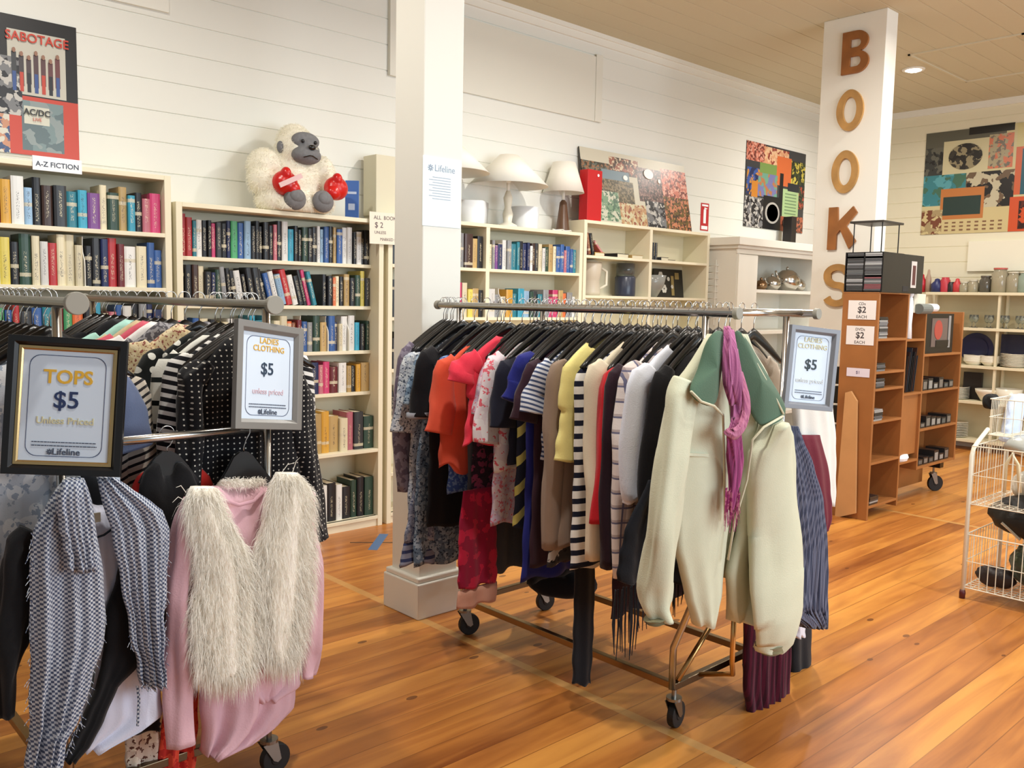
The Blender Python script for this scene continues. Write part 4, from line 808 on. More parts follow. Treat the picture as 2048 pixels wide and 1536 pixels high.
# long hem pieces that hang below the row
t = thing('scarf', 'deep pink printed long scarf hanging below the row, ending pale', 'scarf', (2.3, 2.6, .9))
y0 = rk(950)+.02; rows = [(.98, 2.2, 2.36), (.7, 2.19, 2.37), (.5, 2.19, 2.37), (.34, 2.2, 2.38)]
b = MB(); drape(b, [(.74, 2.22, 2.38), (.6, 2.2, 2.4), (.34, 2.2, 2.41)], y0, .012, .006, 3, 4); b.build('body', F('heather', [(196, 34, 70), (150, 24, 60)], .06, thr=.45), t, smooth=True)
b = MB(); drape(b, [(.335, 2.2, 2.41), (.26, 2.19, 2.41)], y0, .012, .007, 3, 4, nz=5); b.build('hem_band', F('plain', [(206, 150, 130), (220, 170, 140)]), t, smooth=True)
t = thing('paisley_border', 'x', 'x'); bpy.data.objects.remove(t)
t = thing('skirt', 'grey-blue skirt with banded border hanging lowest at the rack\'s far end', 'skirt', (2.36, 3.02, .8))
b = MB(); drape(b, [(1.0, 2.28, 2.55), (.75, 2.24, 2.6), (.55, 2.2, 2.63), (.46, 2.18, 2.66)], 3.0, .02, .012, 4, 8); b.build('body', F('floral', [(128, 134, 156), (170, 174, 190), (70, 80, 110)], .02), t, smooth=True)
b = MB(); drape(b, [(.46, 2.18, 2.66), (.36, 2.16, 2.68)], 3.0, .022, .013, 4, 8, nz=8, hem=.012); b.build('border', F('stripe', [(140, 142, 160), (54, 62, 100)], .035, .4), t, smooth=True)
# black fringed scarf
t = thing('scarf', 'black scarf with long fringe hanging between white shirt and sage jacket', 'scarf', (2.2, 1.78, 1.1)); ys_ = 1.665
b = MB(); rows = pr(ys_, (960, 1296, 1342), (1060, 1250, 1360), (1130, 1236, 1366), (1165, 1232, 1368)); drape(b, rows, ys_, .012, .008, 5, 3); b.build('body', F('plain', [(22, 24, 32), (14, 14, 18)]), t, smooth=True)
b = MB(); zb = rows[-1][0]
for k in range(46):
    u = k/45; x = rows[-1][1]*(1-u)+rows[-1][2]*u; l_ = .10+.05*random.random()+(.07 if u < .3 else 0); yy = ys_+.008*sin(k*1.3)
    if random.random() < .2: continue
    b.tube([(x, yy, zb+.01), (x+random.uniform(-.004, .004), yy+random.uniform(-.005, .005), zb-l_*.5), (x+random.uniform(-.008, .008), yy, zb-l_)], [.0026, .003, .0012], 5)
stuff(b.build('fringe', F('plain', [(22, 24, 32), (14, 14, 18)]), t))
# a single black trouser leg hanging lowest
y0 = 2.1; t = thing('trousers', 'narrow black trouser leg hanging low under the striped dress', 'trousers', (2.4, y0, .7))
b = MB(); drape(b, pr(y0, (1080, 1152, 1186), (1160, 1150, 1190), (1280, 1147, 1186), (1368, 1146, 1180)), y0, .012, .004, 2, 5); b.build('leg', BLK, t, smooth=True)
y0 = 2.6; t = thing('trousers', 'dark folded trousers hanging behind the striped dress near the rear caster', 'trousers', (2.7, y0, .6))
b = MB(); drape(b, [(1.15, 2.55, 2.85), (.6, 2.5, 2.9), (.32, 2.52, 2.92)], y0, .03, .01, 4, 9); b.build('leg', F('plain', [(18, 18, 20), (30, 30, 32)]), t, smooth=True)

# ---- right rail (seen through and at the near end)
XB = 2.98
for k in range(24): hanger(XB+random.uniform(-.006, .006), 1.86+k*.051, RZ, HL % ('right', 'middle'), 'hangers on the right rail of the middle rack', random.uniform(-.05, .05))
BR = [(1.9, .62, 'shirt', 'long', F('plain', [(190, 176, 160), (150, 130, 110)]), 'pale stone jacket on the right rail behind the sage jacket', dict()),
      (1.97, .8, 'jacket', 'long', F('plain', [(116, 92, 72), (96, 72, 54)]), 'brown jacket on the right rail, behind the third price sign', dict()),
      (2.12, .75, 'cardigan', 'long', F('plain', [(222, 218, 204), (200, 194, 180)]), 'long white cardigan deeper on the right rail', dict(slen=.66)),
      (2.25, .85, 'dress', 'long', F('plain', [(96, 24, 44), (70, 18, 34)]), 'maroon dress on the right rail', dict(slen=.6)),
      (2.4, .9, 'coat', 'long', F('plain', [(26, 26, 30), (20, 20, 24)]), 'black coat midway on the right rail', dict(slen=.6)),
      (2.6, .85, 'coat', 'long', F('plain', [(70, 66, 62), (50, 48, 46)]), 'dark grey coat toward the far end of the right rail', dict(slen=.6)),
      (2.8, 1.1, 'dress', 'short', F('plain', [(120, 30, 40), (90, 22, 30)]), 'dark red dress near the far end of the right rail', dict()),
      (2.95, .8, 'dress', 'short', F('plain', [(40, 44, 60), (30, 32, 44)]), 'slate dress at the far end of the right rail', dict())]
for i, (y, L, nm, sl, m, lb, kw) in enumerate(BR): garment(nm, lb, 'clothing', XB, y, 1.355, L, .21, m, sl=sl, seed=60+i, **kw)
# clothes held on the near end of the right rail
y0 = 1.72; t = thing('cardigan', 'off-white long-sleeved cardigan at the rack\'s right end below the price sign', 'clothing', (3.08, y0, 1.2))
b = MB(); drape(b, pr(y0, (700, 1590, 1640), (800, 1585, 1662), (880, 1590, 1668), (960, 1600, 1666), (1010, 1612, 1664)), y0, .03, .01, 4, 3); b.build('body', F('plain', [(232, 230, 222), (214, 210, 200)]), t, smooth=True)
y0 = 1.68; t = thing('dress', 'maroon dress edge showing beside the pleated grey skirt', 'clothing', (3.08, y0, 1))
b = MB(); drape(b, pr(y0, (870, 1600, 1640), (950, 1606, 1658), (1030, 1620, 1662), (1060, 1630, 1655)), y0, .015, .006, 3, 13); b.build('body', F('plain', [(110, 26, 46), (80, 18, 34)]), t, smooth=True)
y0 = 1.62; t = thing('pleated_skirt', 'pleated blue-grey skirt with dark hem at the right end of the middle rack', 'skirt', (2.95, y0, .9))
rows = pr(y0, (852, 1572, 1592), (880, 1562, 1602), (930, 1566, 1622), (1000, 1572, 1642), (1100, 1578, 1650), (1180, 1566, 1650), (1215, 1555, 1650), (1250, 1600, 1650))
b = MB(); drape(b, rows, y0, .03, .006, 26, 3, nx=90, hem=.01); b.build('body', F('vstripe', [(104, 108, 128), (70, 76, 98)], .012, .5), t, smooth=True)
y0 = 1.70; t = thing('dress', 'dark maroon ribbed dress hanging almost to the floor', 'clothing', (2.85, y0, .5))
b = MB(); drape(b, pr(y0, (1100, 1500, 1575), (1220, 1493, 1577), (1300, 1490, 1577), (1360, 1488, 1575), (1438, 1494, 1570)), y0, .03, .007, 12, 5, nx=50); b.build('body', F('vstripe', [(86, 20, 42), (60, 14, 30)], .016, .5), t, smooth=True)
y0 = 1.74; t = thing('top', 'white top hem showing under the pleated skirt', 'clothing', (3.02, y0, .5))
b = MB(); drape(b, pr(y0, (1150, 1580, 1620), (1230, 1578, 1608), (1272, 1580, 1606)), y0, .02, .004, 3, 6); b.build('body', F('plain', [(226, 224, 232), (210, 206, 216)]), t, smooth=True)
y0 = 1.78; t = thing('trousers', 'black trousers hanging lowest at the right end of the middle rack', 'trousers', (3.08, y0, .4))
b = MB(); drape(b, pr(y0, (1150, 1580, 1616), (1260, 1578, 1618), (1350, 1580, 1616), (1388, 1592, 1614)), y0, .025, .004, 3, 7); b.build('leg', BLK, t, smooth=True)

# ------------------------------------------------------------------ sage jacket and pink scarf at the near end
Y0 = 1.55; SAGE = F('plain', [(212, 212, 186), (190, 192, 164)], rough=.7); LIN = F('plain', [(86, 112, 92), (74, 100, 82)])
t = thing('jacket', 'sage green jacket with dark green collar hung on the near end of the middle rack', 'jacket', (2.45, Y0, 1.3))
b = MB(); drape(b, pr(Y0, (668, 1418, 1450), (700, 1400, 1452), (745, 1372, 1452), (775, 1345, 1452), (850, 1338, 1458), (950, 1345, 1462), (1040, 1348, 1458), (1090, 1352, 1450), (1140, 1362, 1446), (1190, 1376, 1440), (1225, 1386, 1432), (1250, 1392, 1424)), Y0, .03, .006, 3, 3); b.build('left_front', SAGE, t, smooth=True)
b = MB(); drape(b, pr(Y0, (668, 1462, 1490), (760, 1470, 1524), (830, 1478, 1558), (870, 1480, 1574), (950, 1484, 1584), (1060, 1474, 1586), (1150, 1450, 1590), (1215, 1458, 1560), (1240, 1466, 1500)), Y0, .035, .012, 5, 6); b.build('right_front', SAGE, t, smooth=True)
b = MB(); drape(b, pr(Y0+.06, (668, 1420, 1490), (760, 1370, 1540), (900, 1350, 1580), (1100, 1360, 1584), (1150, 1370, 1575)), Y0+.06, .02, .005, 3, 6); b.build('back', SAGE, t, smooth=True)
def pt(px, py, y): return P(px, py, 1, y)
def sl_px(b, y, L_, seed, amp=.005, ry=.03):
    pts = []
    for (py, xl, xr, *dy) in L_:
        a = pt(xl, py, y); c = pt(xr, py, y); d = dy[0] if dy else 0; pts.append(((a.x+c.x)/2, y+d, (a.z+c.z)/2, (c.x-a.x)/2, ry))
    return sleeve(b, pts, seed, n=26, amp=amp, m=34)
b = MB(); sl_px(b, Y0-.03, [(765, 1352, 1392), (800, 1335, 1390), (900, 1320, 1372), (1000, 1310, 1355), (1080, 1300, 1350), (1170, 1290, 1342), (1210, 1292, 1338), (1238, 1302, 1330)], 4, .009, .035); b.build('sleeve', SAGE, t, smooth=True)
b = MB(); sl_px(b, Y0-.07, [(845, 1534, 1560), (885, 1516, 1582), (960, 1508, 1596), (1060, 1506, 1600), (1150, 1502, 1592), (1230, 1506, 1590), (1280, 1520, 1572), (1302, 1530, 1556)], 5, .012, .042); b.build('sleeve', SAGE, t, smooth=True)
CUF = F('plain', [(150, 140, 104), (70, 70, 56)])
for (yy_, rws_) in ((Y0-.071, [(1288, 1524, 1566), (1304, 1530, 1558)]), (Y0-.031, [(1232, 1296, 1332), (1242, 1302, 1328)])): b = MB(); sl_px(b, yy_, rws_, 5, .002, .032); b.build('cuff', CUF, t, smooth=True)
def poly_cloth(name, pts, y, m, parent, dz=.008, ybow=0, sub=3):
    "a stiff collar-like piece: outline in photo positions with own depth offsets (px, py, dy)"
    v = [P(p[0], p[1], 1, y+(p[2] if len(p) > 2 else 0)) for p in pts]; n = len(v); b = MB()
    c = sum(v, Vector())/n+Vector((0, -ybow, 0)); k = 6; R = []
    for i in range(k+1):
        f = 1-i/k*.97; R.append([c+(q-c)*f+Vector((0, -ybow*(1-f*f)*.6-dz/2, 0)) for q in v])
    B = [[q+Vector((0, dz, 0)) for q in r] for r in R][::-1]
    b.rings(B+R, cap=True); o = b.build(name, m, parent, smooth=True); o.modifiers.new('soft', 'SUBSURF').levels = 1; return o
poly_cloth('collar', [(1446, 655), (1423, 664, -.01), (1406, 697), (1396, 745), (1372, 782, -.02), (1394, 806, -.03), (1430, 820, -.03), (1436, 780), (1444, 720), (1454, 690)], Y0-.045, LIN, t, .01, .012)
poly_cloth('collar', [(1466, 655), (1484, 662, -.01), (1516, 720), (1556, 785, -.02), (1584, 832, -.03), (1522, 868, -.03), (1498, 820), (1476, 760), (1470, 710)], Y0-.05, LIN, t, .01, .012)
b = MB(); b.tube([pt(1382, 783, Y0-.08), pt(1402, 803, Y0-.085), pt(1428, 812, Y0-.085), pt(1446, 830, Y0-.06), pt(1448, 900, Y0-.05), pt(1450, 1040, Y0-.045)], .004, 6); b.tube([pt(1566, 832, Y0-.09), pt(1528, 854, Y0-.09), pt(1505, 880, Y0-.075), pt(1494, 960, Y0-.06), pt(1470, 1040, Y0-.055), pt(1456, 1120, Y0-.05)], .004, 6); b.tube([pt(1483, 668, Y0-.06), pt(1512, 725, Y0-.07), pt(1548, 790, Y0-.08), pt(1567, 828, Y0-.09)], .0035, 6); b.build('piping', F('plain', [(214, 208, 180), (196, 190, 160)]), t, smooth=True)
b = MB(); pk = [pt(1358, 905, Y0-.036), pt(1418, 908, Y0-.036), pt(1418, 914, Y0-.036), pt(1358, 911, Y0-.036)]; b.add(pk+[p+Vector((0, .02, 0)) for p in pk], [(0, 1, 2, 3), (7, 6, 5, 4), (0, 4, 5, 1), (1, 5, 6, 2), (2, 6, 7, 3), (3, 7, 4, 0)]); b.build('pocket_flap', SAGE, t)
hanger(2.44, 1.625, RZ, 'black hanger carrying the sage jacket at the near end of the middle rack', 'hanger of the sage jacket', 0)
SC = F('strand', [(186, 112, 154), (128, 60, 104)], .006)
t = thing('scarf', 'mottled pink looped scarf tied round the sage jacket collar', 'scarf', (2.46, Y0-.1, 1.3))
def ribbon(b, pts, r, seed, n=22, amp=.2, ry=.5, m=30):
    R = random.Random(seed); V3 = [Vector(p) for p in pts]; k = len(V3)-1; ph = R.uniform(0, 6); rings = []
    for i in range(m+1):
        u = i/m*k; j = min(int(u), k-1); f = u-j
        p0 = V3[max(j-1, 0)]; p1 = V3[j]; p2 = V3[j+1]; p3 = V3[min(j+2, k)]
        p = .5*((2*p1)+(p2-p0)*f+(2*p0-5*p1+4*p2-p3)*f*f+(3*p1-p0-3*p2+p3)*f**3)
        T = (p2-p1).normalized(); V = Vector((0, 1, 0)); U = V.cross(T); U = U.normalized() if U.length > .1 else Vector((0, 0, 1)); V = T.cross(U); rr = (r[j]*(1-f)+r[j+1]*f)
        rings.append([p+U*cos(a)*rr*(1+amp*sin(7*a+ph+1.5*u))+V*sin(a)*rr*ry*(1+amp*1.4*sin(5*a+ph-1.2*u)) for a in [2*pi*q/n for q in range(n)]])
    return b.rings(rings)
ys = Y0-.075
b = MB(); ribbon(b, [pt(1458, 660, ys+.03), pt(1460, 700, ys), pt(1466, 760, ys-.01), pt(1474, 810, ys-.01), pt(1472, 846, ys-.02), pt(1464, 868, ys-.03)], [.022, .032, .036, .03, .024, .02], 2, n=34); b.build('loop', SC, t, smooth=True)
b = MB(); ribbon(b, [pt(1480, 745, ys+.01), pt(1490, 790, ys-.02), pt(1490, 830, ys-.035), pt(1478, 860, ys-.045), pt(1462, 868, ys-.045), pt(1452, 860, ys-.03)], [.014, .02, .018, .018, .016, .012], 5); b.build('knot', F('strand', [(196, 124, 152), (150, 80, 116)], .006), t, smooth=True)
b = MB(); ribbon(b, [pt(1462, 862, ys-.01), pt(1466, 900, ys), pt(1470, 950, ys), pt(1466, 990, ys), pt(1462, 1020, ys)], [.02, .028, .026, .018, .01], 3, n=30); ribbon(b, [pt(1478, 866, ys), pt(1480, 920, ys+.01), pt(1474, 975, ys+.01)], [.01, .016, .01], 6); b.build('tail', F('strand', [(168, 72, 128), (118, 52, 92)], .005), t, smooth=True)
b = MB()
for k in range(26):
    px = 1452+k*1.1; a = pt(px, 980+random.uniform(-6, 6), ys+random.uniform(-.008, .008)); l_ = random.uniform(.06, .13); b.tube([a, a+Vector((random.uniform(-.005, .005), 0, -l_*.5)), a+Vector((random.uniform(-.01, .01), 0, -l_))], [.002, .002, .001], 4)
stuff(b.build('fringe', F('heather', [(200, 120, 150), (150, 50, 110)], .012), t))

b = MB(); 
t = thing('clothing_bundle', 'black garment bundled on the rack base by the rear caster', 'clothing', (2.86, 2.72, .17))
b.rings([[(2.86+.13*ca_*cos(q)*(1+.15*sin(3*q+a)), 2.72+.17*ca_*sin(q)*(1+.12*sin(5*q-a)), .24+.07*sin(a)) for q in [2*pi*j/24 for j in range(24)]] for a, ca_ in [(-1.5+3*i/10, abs(cos(-1.5+3*i/10))**.5) for i in range(11)]]); b.build('fabric', BLK, t, smooth=True)
# ------------------------------------------------------------------ left rack
XL = 1.27
def rl(px): return P(px, 720, 0, 1.06).y
for yk in [2.53, 2.57, 2.6, 2.68, 2.75]+[rl(q) for q in (350, 328, 300, 272, 246, 222, 206, 194, 174, 150)]+[3.66, 3.74, 3.82, 3.9, 3.98]: hanger(XL+random.uniform(-.006, .006), yk, RZ, HL % ('right', 'left'), 'hangers on the right rail of the left rack', random.uniform(-.05, .05))
for k in range(12): hanger(.69+random.uniform(-.006, .006), 2.5+k*.07, RZ, HL % ('left', 'left'), 'hangers on the left rail of the left rack', random.uniform(-.05, .05))
DOT = F('dots', [(20, 20, 24), (206, 202, 192)], .0165, .145)
LF = [(350, 1.37, .95, .2, 'top', 'long', F('stripe', [(228, 226, 222), (22, 22, 28)], .026, .52, rot=-14), 'black and white striped long-sleeved top beside the dotted dress', dict(slen=.55)),
      (328, 1.36, .8, .2, 'top', 'long', F('stripe', [(20, 26, 26), (226, 226, 218)], .07, .78), 'black top with sparse white bars on its sleeve', dict(slen=.6)),
      (300, 1.37, .62, .2, 'blouse', 'short', F('dots', [(24, 28, 28), (230, 230, 222)], .042, .26), 'black blouse with large white polka dots', dict(slen=.24)),
      (272, 1.36, .6, .2, 'blouse', 'short', F('floral', [(206, 186, 146), (222, 206, 170), (140, 80, 70)], .02), 'tan blouse with a small rust flower print', dict()),
      (246, 1.385, .6, .21, 'sweater', 'long', F('heather', [(150, 148, 152), (84, 82, 88)], .012, thr=.48), 'grey and black flecked sweater on the left rack', dict(slen=.5, neck=.09)),
      (222, 1.375, .6, .2, 'top', 'short', F('plain', [(236, 234, 232), (214, 210, 208)]), 'white top wedged next to the flecked sweater', dict()),
      (206, 1.375, .6, .2, 'top', 'short', F('plain', [(206, 92, 110), (190, 76, 96)]), 'rose pink top near the back of the left rack', dict()),
      (194, 1.38, .6, .2, 'top', 'short', F('plain', [(206, 186, 150), (186, 160, 120)]), 'beige top near the back of the left rack', dict()),
      (174, 1.36, .6, .2, 'top', 'short', F('plain', [(176, 222, 210), (150, 200, 190)]), 'mint green top toward the back of the left rack', dict()),
      (150, 1.36, .6, .2, 'top', 'short', BLK, 'black top farthest back on the left rack', dict())]
for i, (px, zt, L, w_, nm, sl, m, lb, kw) in enumerate(LF): garment(nm, lb, 'clothing', XL, rl(px), 1.385 if i < 3 else 1.405, L+.03, w_, m, sl=sl, seed=90+i, **kw)
y0 = 2.53; t = thing('dress', 'black dress with tiny white dots and long sleeves at the front of the left rack', 'clothing', (XL, y0, 1.3))
b = MB(); drape(b, pr(y0, (676, 452, 520), (700, 428, 560), (730, 402, 582), (770, 380, 592), (820, 372, 598), (950, 366, 604), (1150, 364, 606)), y0, .035, .012, 5, 21, notch=(.04, .6)); b.build('body', DOT, t, smooth=True)
b = MB(); sl_px(b, y0, [(705, 540, 576), (730, 552, 598), (800, 572, 620), (900, 586, 632), (1000, 596, 644), (1076, 606, 654)], 4, .006, .04); b.build('sleeve', DOT, t, smooth=True)
b = MB(); sl_px(b, y0-.01, [(728, 396, 432), (760, 366, 420), (800, 357, 404), (900, 352, 398), (1000, 350, 392), (1060, 350, 388)], 5, .006, .04); b.build('sleeve', DOT, t, smooth=True)
# left rail
AX = .69
garment('top', 'pale silvery lace top at the near end of the left rack\'s left rail', 'clothing', AX-.11, 2.5, 1.335, .66, .2, F('floral', [(196, 204, 216), (222, 226, 232), (160, 172, 190)], .05), sl='long', seed=140, slen=.5)
garment('blouse', 'blue-grey blouse just behind the TOPS sign', 'clothing', AX-.0, 2.6, 1.33, .45, .2, F('plain', [(104, 116, 146), (86, 98, 128)]), sl='short', seed=141)
garment('top', 'black and beige wavy-striped top behind the TOPS sign', 'clothing', AX+.06, 2.66, 1.32, .62, .2, F('stripe', [(28, 26, 30), (196, 186, 172)], .022, .62, rot=22), sl='long', seed=142)
for k in range(5): garment('coat', 'dark coat on the left rail of the left rack behind the lace top', 'clothing', AX, 2.78+k*.12, 1.28, .8, .2, F('plain', [(40+k*6, 38, 44), (26, 26, 30)]), sl='long', seed=150+k, group='dark coats on the left rail of the left rack')

# ---- clothes shown facing the room on the lower front bar
def fhang(y, label, hook, shape):
    t = thing('clothes_hanger', label, 'hanger', P(hook, 880, 1, y))
    x = t.location.x; zt_ = P(hook, shape[0][1], 1, y).z; b = MB()
    b.tube([(x, y, zt_-.01), (x, y, zt_+.015), (x+.008, y, 1.07), (x+.02, y, 1.09), (x+.021, y, 1.105)]+[(x+.021*cos(a), y, 1.105+.021*sin(a)) for a in [radians(20*k) for k in range(1, 10)]], .0018, 6); b.build('hook', CHROME, t, smooth=True)
    b = MB(); v = [P(q[0], q[1], 1, y) for q in shape]; n = len(v); b.add([p+Vector((0, -.006, 0)) for p in v]+[p+Vector((0, .006, 0)) for p in v], [tuple(range(n)), tuple(range(2*n-1, n-1, -1))]+[(i, (i+1) % n, (i+1) % n+n, i+n) for i in range(n)])
    b.build('shoulder_arms', BLACKP, t, bevel=.003)
fhang(2.43, 'black hanger on the front bar under the TOPS sign', 178, [(170, 925), (164, 960), (168, 985), (176, 1012), (205, 1012), (204, 985), (200, 960), (190, 925)])
fhang(2.475, 'black hanger on the front bar holding the black and red tops', 334, [(326, 905), (312, 915), (296, 935), (280, 965), (300, 975), (340, 950), (380, 975), (396, 962), (372, 930), (356, 912), (344, 905)])
fhang(2.44, 'black hanger on the front bar holding the fur vest', 487, [(480, 905), (468, 915), (458, 935), (445, 958), (430, 985), (445, 990), (488, 968), (540, 990), (556, 980), (535, 952), (515, 928), (503, 912), (494, 905)])
# red and black tops behind
y0 = 2.50; t = thing('top', 'red top peeking out behind the black one on the front bar', 'clothing', (1.0, y0, .9))
b = MB(); drape(b, pr(y0, (934, 300, 400), (950, 275, 420), (975, 262, 430), (1100, 262, 428), (1300, 265, 425)), y0, .025, .006, 3, 5, notch=(.03, .3)); b.build('body', F('plain', [(214, 52, 44), (190, 40, 36)]), t, smooth=True)
y0 = 2.465; t = thing('top', 'black top with a dark blue neck label on the front bar', 'clothing', (1.0, y0, .9))
b = MB(); drape(b, pr(y0, (925, 305, 365), (940, 288, 382), (975, 278, 396), (1050, 276, 400), (1300, 280, 398)), y0, .025, .004, 3, 6, notch=(.08, .5, .2)); b.build('body', F('plain', [(18, 17, 19), (26, 25, 28)]), t, smooth=True)
b = MB(); a = P(334, 968, 1, y0+.006); b.ell(a, (.035, .004, .012), 14, 6); b.build('neck_label', F('plain', [(60, 66, 110), (50, 54, 90)]), t, smooth=True)
# things hanging under: floral, red, maroon
y0 = 2.47; t = thing('scarf', 'cream floral hem hanging at the bottom behind the white shirt', 'scarf', (.8, y0, .3))
b = MB(); drape(b, pr(y0, (1440, 255, 318), (1490, 250, 322), (1600, 250, 326)), y0, .015, .006, 4, 7); b.build('body', F('floral', [(206, 186, 170), (226, 214, 196), (96, 60, 50)], .03), t, smooth=True)
t = thing('scarf', 'orange-red crinkled scarf hanging below the pink sweater sleeve', 'scarf', (.95, y0, .3))
b = MB(); drape(b, pr(y0-.02, (1300, 345, 395), (1440, 325, 396), (1500, 318, 392), (1600, 316, 390)), y0-.02, .015, .01, 5, 8); b.build('body', F('heather', [(190, 48, 40), (226, 80, 56)], .03), t, smooth=True)
# --- white shirt, black cardigan, scarf
y0 = 2.40; t = thing('shirt', 'white collared shirt under the black cardigan on the left rack', 'clothing', (.75, y0, .95))
WS = F('plain', [(222, 226, 244), (204, 208, 230)])
b = MB(); drape(b, pr(y0, (1006, 176, 228), (1050, 160, 252), (1100, 150, 262), (1250, 150, 290), (1330, 158, 322), (1430, 165, 325), (1450, 165, 300), (1500, 150, 205)), y0, .02, .006, 4, 8, notch=(.03, .6), nz=44); b.build('body', WS, t, smooth=True)
b = MB(); b.tube([P(190, 1076, 1, y0-.03), P(208, 1070, 1, y0-.033), P(232, 1052, 1, y0-.03)], .003, 6); b.build('neck_trim', mat((30, 44, 60), .7), t, smooth=True)
b = MB(); a = P(190, 1036, 1, y0-.028); b.box((a.x-.012, a.y, a.z-.012), (a.x+.014, a.y+.006, a.z+.012)); b.build('size_tag', mat((224, 222, 200), .6), t)
y0 = 2.375; BK = F('plain', [(17, 17, 20), (26, 26, 30)]); t = thing('cardigan', 'black open-front cardigan with long hanging left sleeve under the grey scarf', 'clothing', (.72, y0, .95))
b = MB(); sl_px(b, y0, [(1058, 40, 85), (1085, 14, 78), (1130, -6, 66), (1220, -14, 60), (1290, -14, 56), (1350, -12, 38), (1430, -4, 34)], 6, .005, .035); b.build('sleeve', BK, t, smooth=True)
b = MB(); drape(b, pr(y0, (1000, 238, 262), (1060, 242, 300), (1110, 238, 312), (1160, 228, 320), (1215, 210, 322), (1250, 205, 322), (1290, 205, 300), (1325, 200, 275), (1370, 190, 232), (1430, 165, 206), (1480, 140, 182), (1518, 122, 148)), y0-.01, .02, .003, 3, 9, nz=50, xj=.001); b.build('right_front', BK, t, smooth=True)
b = MB(); drape(b, pr(y0, (990, 120, 150), (1060, 75, 160), (1200, 65, 175), (1260, 68, 205), (1350, 70, 190), (1450, 75, 140)), y0-.005, .02, .005, 3, 10); b.build('left_front', BK, t, smooth=True)
b = MB(); drape(b, pr(y0+.06, (1420, 205, 322), (1448, 195, 324), (1466, 190, 324)), y0+.07, .012, .004, 3, 11, nz=8); b.build('back_hem', BK, t, smooth=True)
HT = F('check', [(216, 220, 226), (54, 66, 96), (120, 130, 152)], .0115, .5, weave=120, wb=.6)
y0 = 2.315; t = thing('scarf', 'large frayed grey-blue checked scarf draped over the front of the left rack', 'scarf', (.7, y0, 1.0))
b = MB(); drape(b, pr(y0, (955, 135, 168), (980, 112, 178), (1005, 96, 186), (1065, 66, 194), (1150, 59, 209), (1230, 60, 213), (1293, 60, 209), (1355, 60, 187), (1440, 58, 160), (1480, 55, 135), (1536, 50, 122), (1620, 50, 112)), y0, .022, .017, 6, 12, nz=60, nx=40); b.build('left_end', HT, t, smooth=True)
b = MB(); drape(b, pr(y0-.035, (960, 125, 168), (1000, 110, 180), (1060, 118, 186), (1100, 128, 190), (1140, 138, 190)), y0-.035, .02, .009, 5, 14, nz=20); b.build('upper_fold', HT, t, smooth=True)
b = MB(); drape(b, pr(y0, (956, 196, 232), (975, 200, 262), (1005, 206, 306), (1024, 212, 330), (1060, 224, 343), (1150, 240, 338), (1230, 254, 332), (1290, 264, 331), (1340, 276, 333), (1374, 284, 332)), y0+.01, .022, .016, 7, 15, nz=50, nx=40); b.build('right_end', HT, t, smooth=True)
b = MB()
for (xa, ya, xb, yb, n_) in ((284, 1368, 332, 1366, 26), (62, 1060, 58, 1536, 46), (213, 1230, 160, 1440, 40), (276, 1150, 262, 1300, 18), (333, 1060, 333, 1340, 26), (160, 1440, 124, 1530, 20)):
    for k in range(n_):
        u = (k+random.random())/n_; a = P(xa+(xb-xa)*u, ya+(yb-ya)*u, 1, y0-.01+random.uniform(-.01, .01)); l_ = random.uniform(.006, .022); dx = random.uniform(-.014, .014); b.tube([a, a+Vector((dx*.5, 0, -l_*.5)), a+Vector((dx, -.004, -l_))], [.0011, .001, .0006], 4)
for k in range(8): a = P(275+random.uniform(-2, 2), 1372, 1, y0); b.tube([a, a+Vector((.003, 0, -.04)), a+Vector((-.002, 0, -.11))], .0014, 4)
stuff(b.build('frayed_threads', HT, t))
# --- pink sweater
y0 = 2.385; PK = F('plain', [(222, 182, 192), (204, 160, 172)], weave=180); t = thing('sweater', 'dusty pink long-sleeved sweater with a wavy hem, worn under the fur vest', 'clothing', (1.17, y0, 1.0))
b = MB(); drape(b, pr(y0, (972, 424, 528), (985, 400, 560), (1005, 378, 598), (1040, 364, 622), (1100, 372, 620), (1200, 384, 612), (1300, 394, 604), (1390, 399, 592), (1417, 400, 588), (1450, 401, 560), (1480, 402, 515), (1508, 404, 440)), y0, .035, .013, 5, 17, notch=(.045, .62, .15), nz=60, nx=40); b.build('body', PK, t, smooth=True)
b = MB(); drape(b, pr(y0, (1300, 440, 596), (1370, 430, 594), (1384, 470, 560), (1396, 500, 540)), y0-.022, .014, .009, 4, 19, nz=14); b.build('front_hem', PK, t, smooth=True)
b = MB(); sl_px(b, y0-.03, [(1000, 366, 404), (1040, 348, 398), (1120, 341, 391), (1200, 336, 386), (1300, 331, 380), (1400, 330, 380), (1488, 333, 385)], 7, .006, .032); b.build('sleeve', PK, t, smooth=True)
b = MB(); sl_px(b, y0-.005, [(985, 588, 618), (1040, 596, 628), (1120, 602, 638), (1220, 606, 642), (1300, 600, 636), (1352, 596, 626)], 8, .006, .035); b.build('sleeve', PK, t, smooth=True)
b = MB(); p_ = [P(426, 976, 1, y0-.022), P(445, 1000, 1, y0-.036), P(478, 1010, 1, y0-.042), P(508, 1002, 1, y0-.036), P(526, 982, 1, y0-.022)]; b.tube(p_, .006, 8); b.build('neckband', F('plain', [(212, 168, 180), (196, 150, 164)]), t, smooth=True)
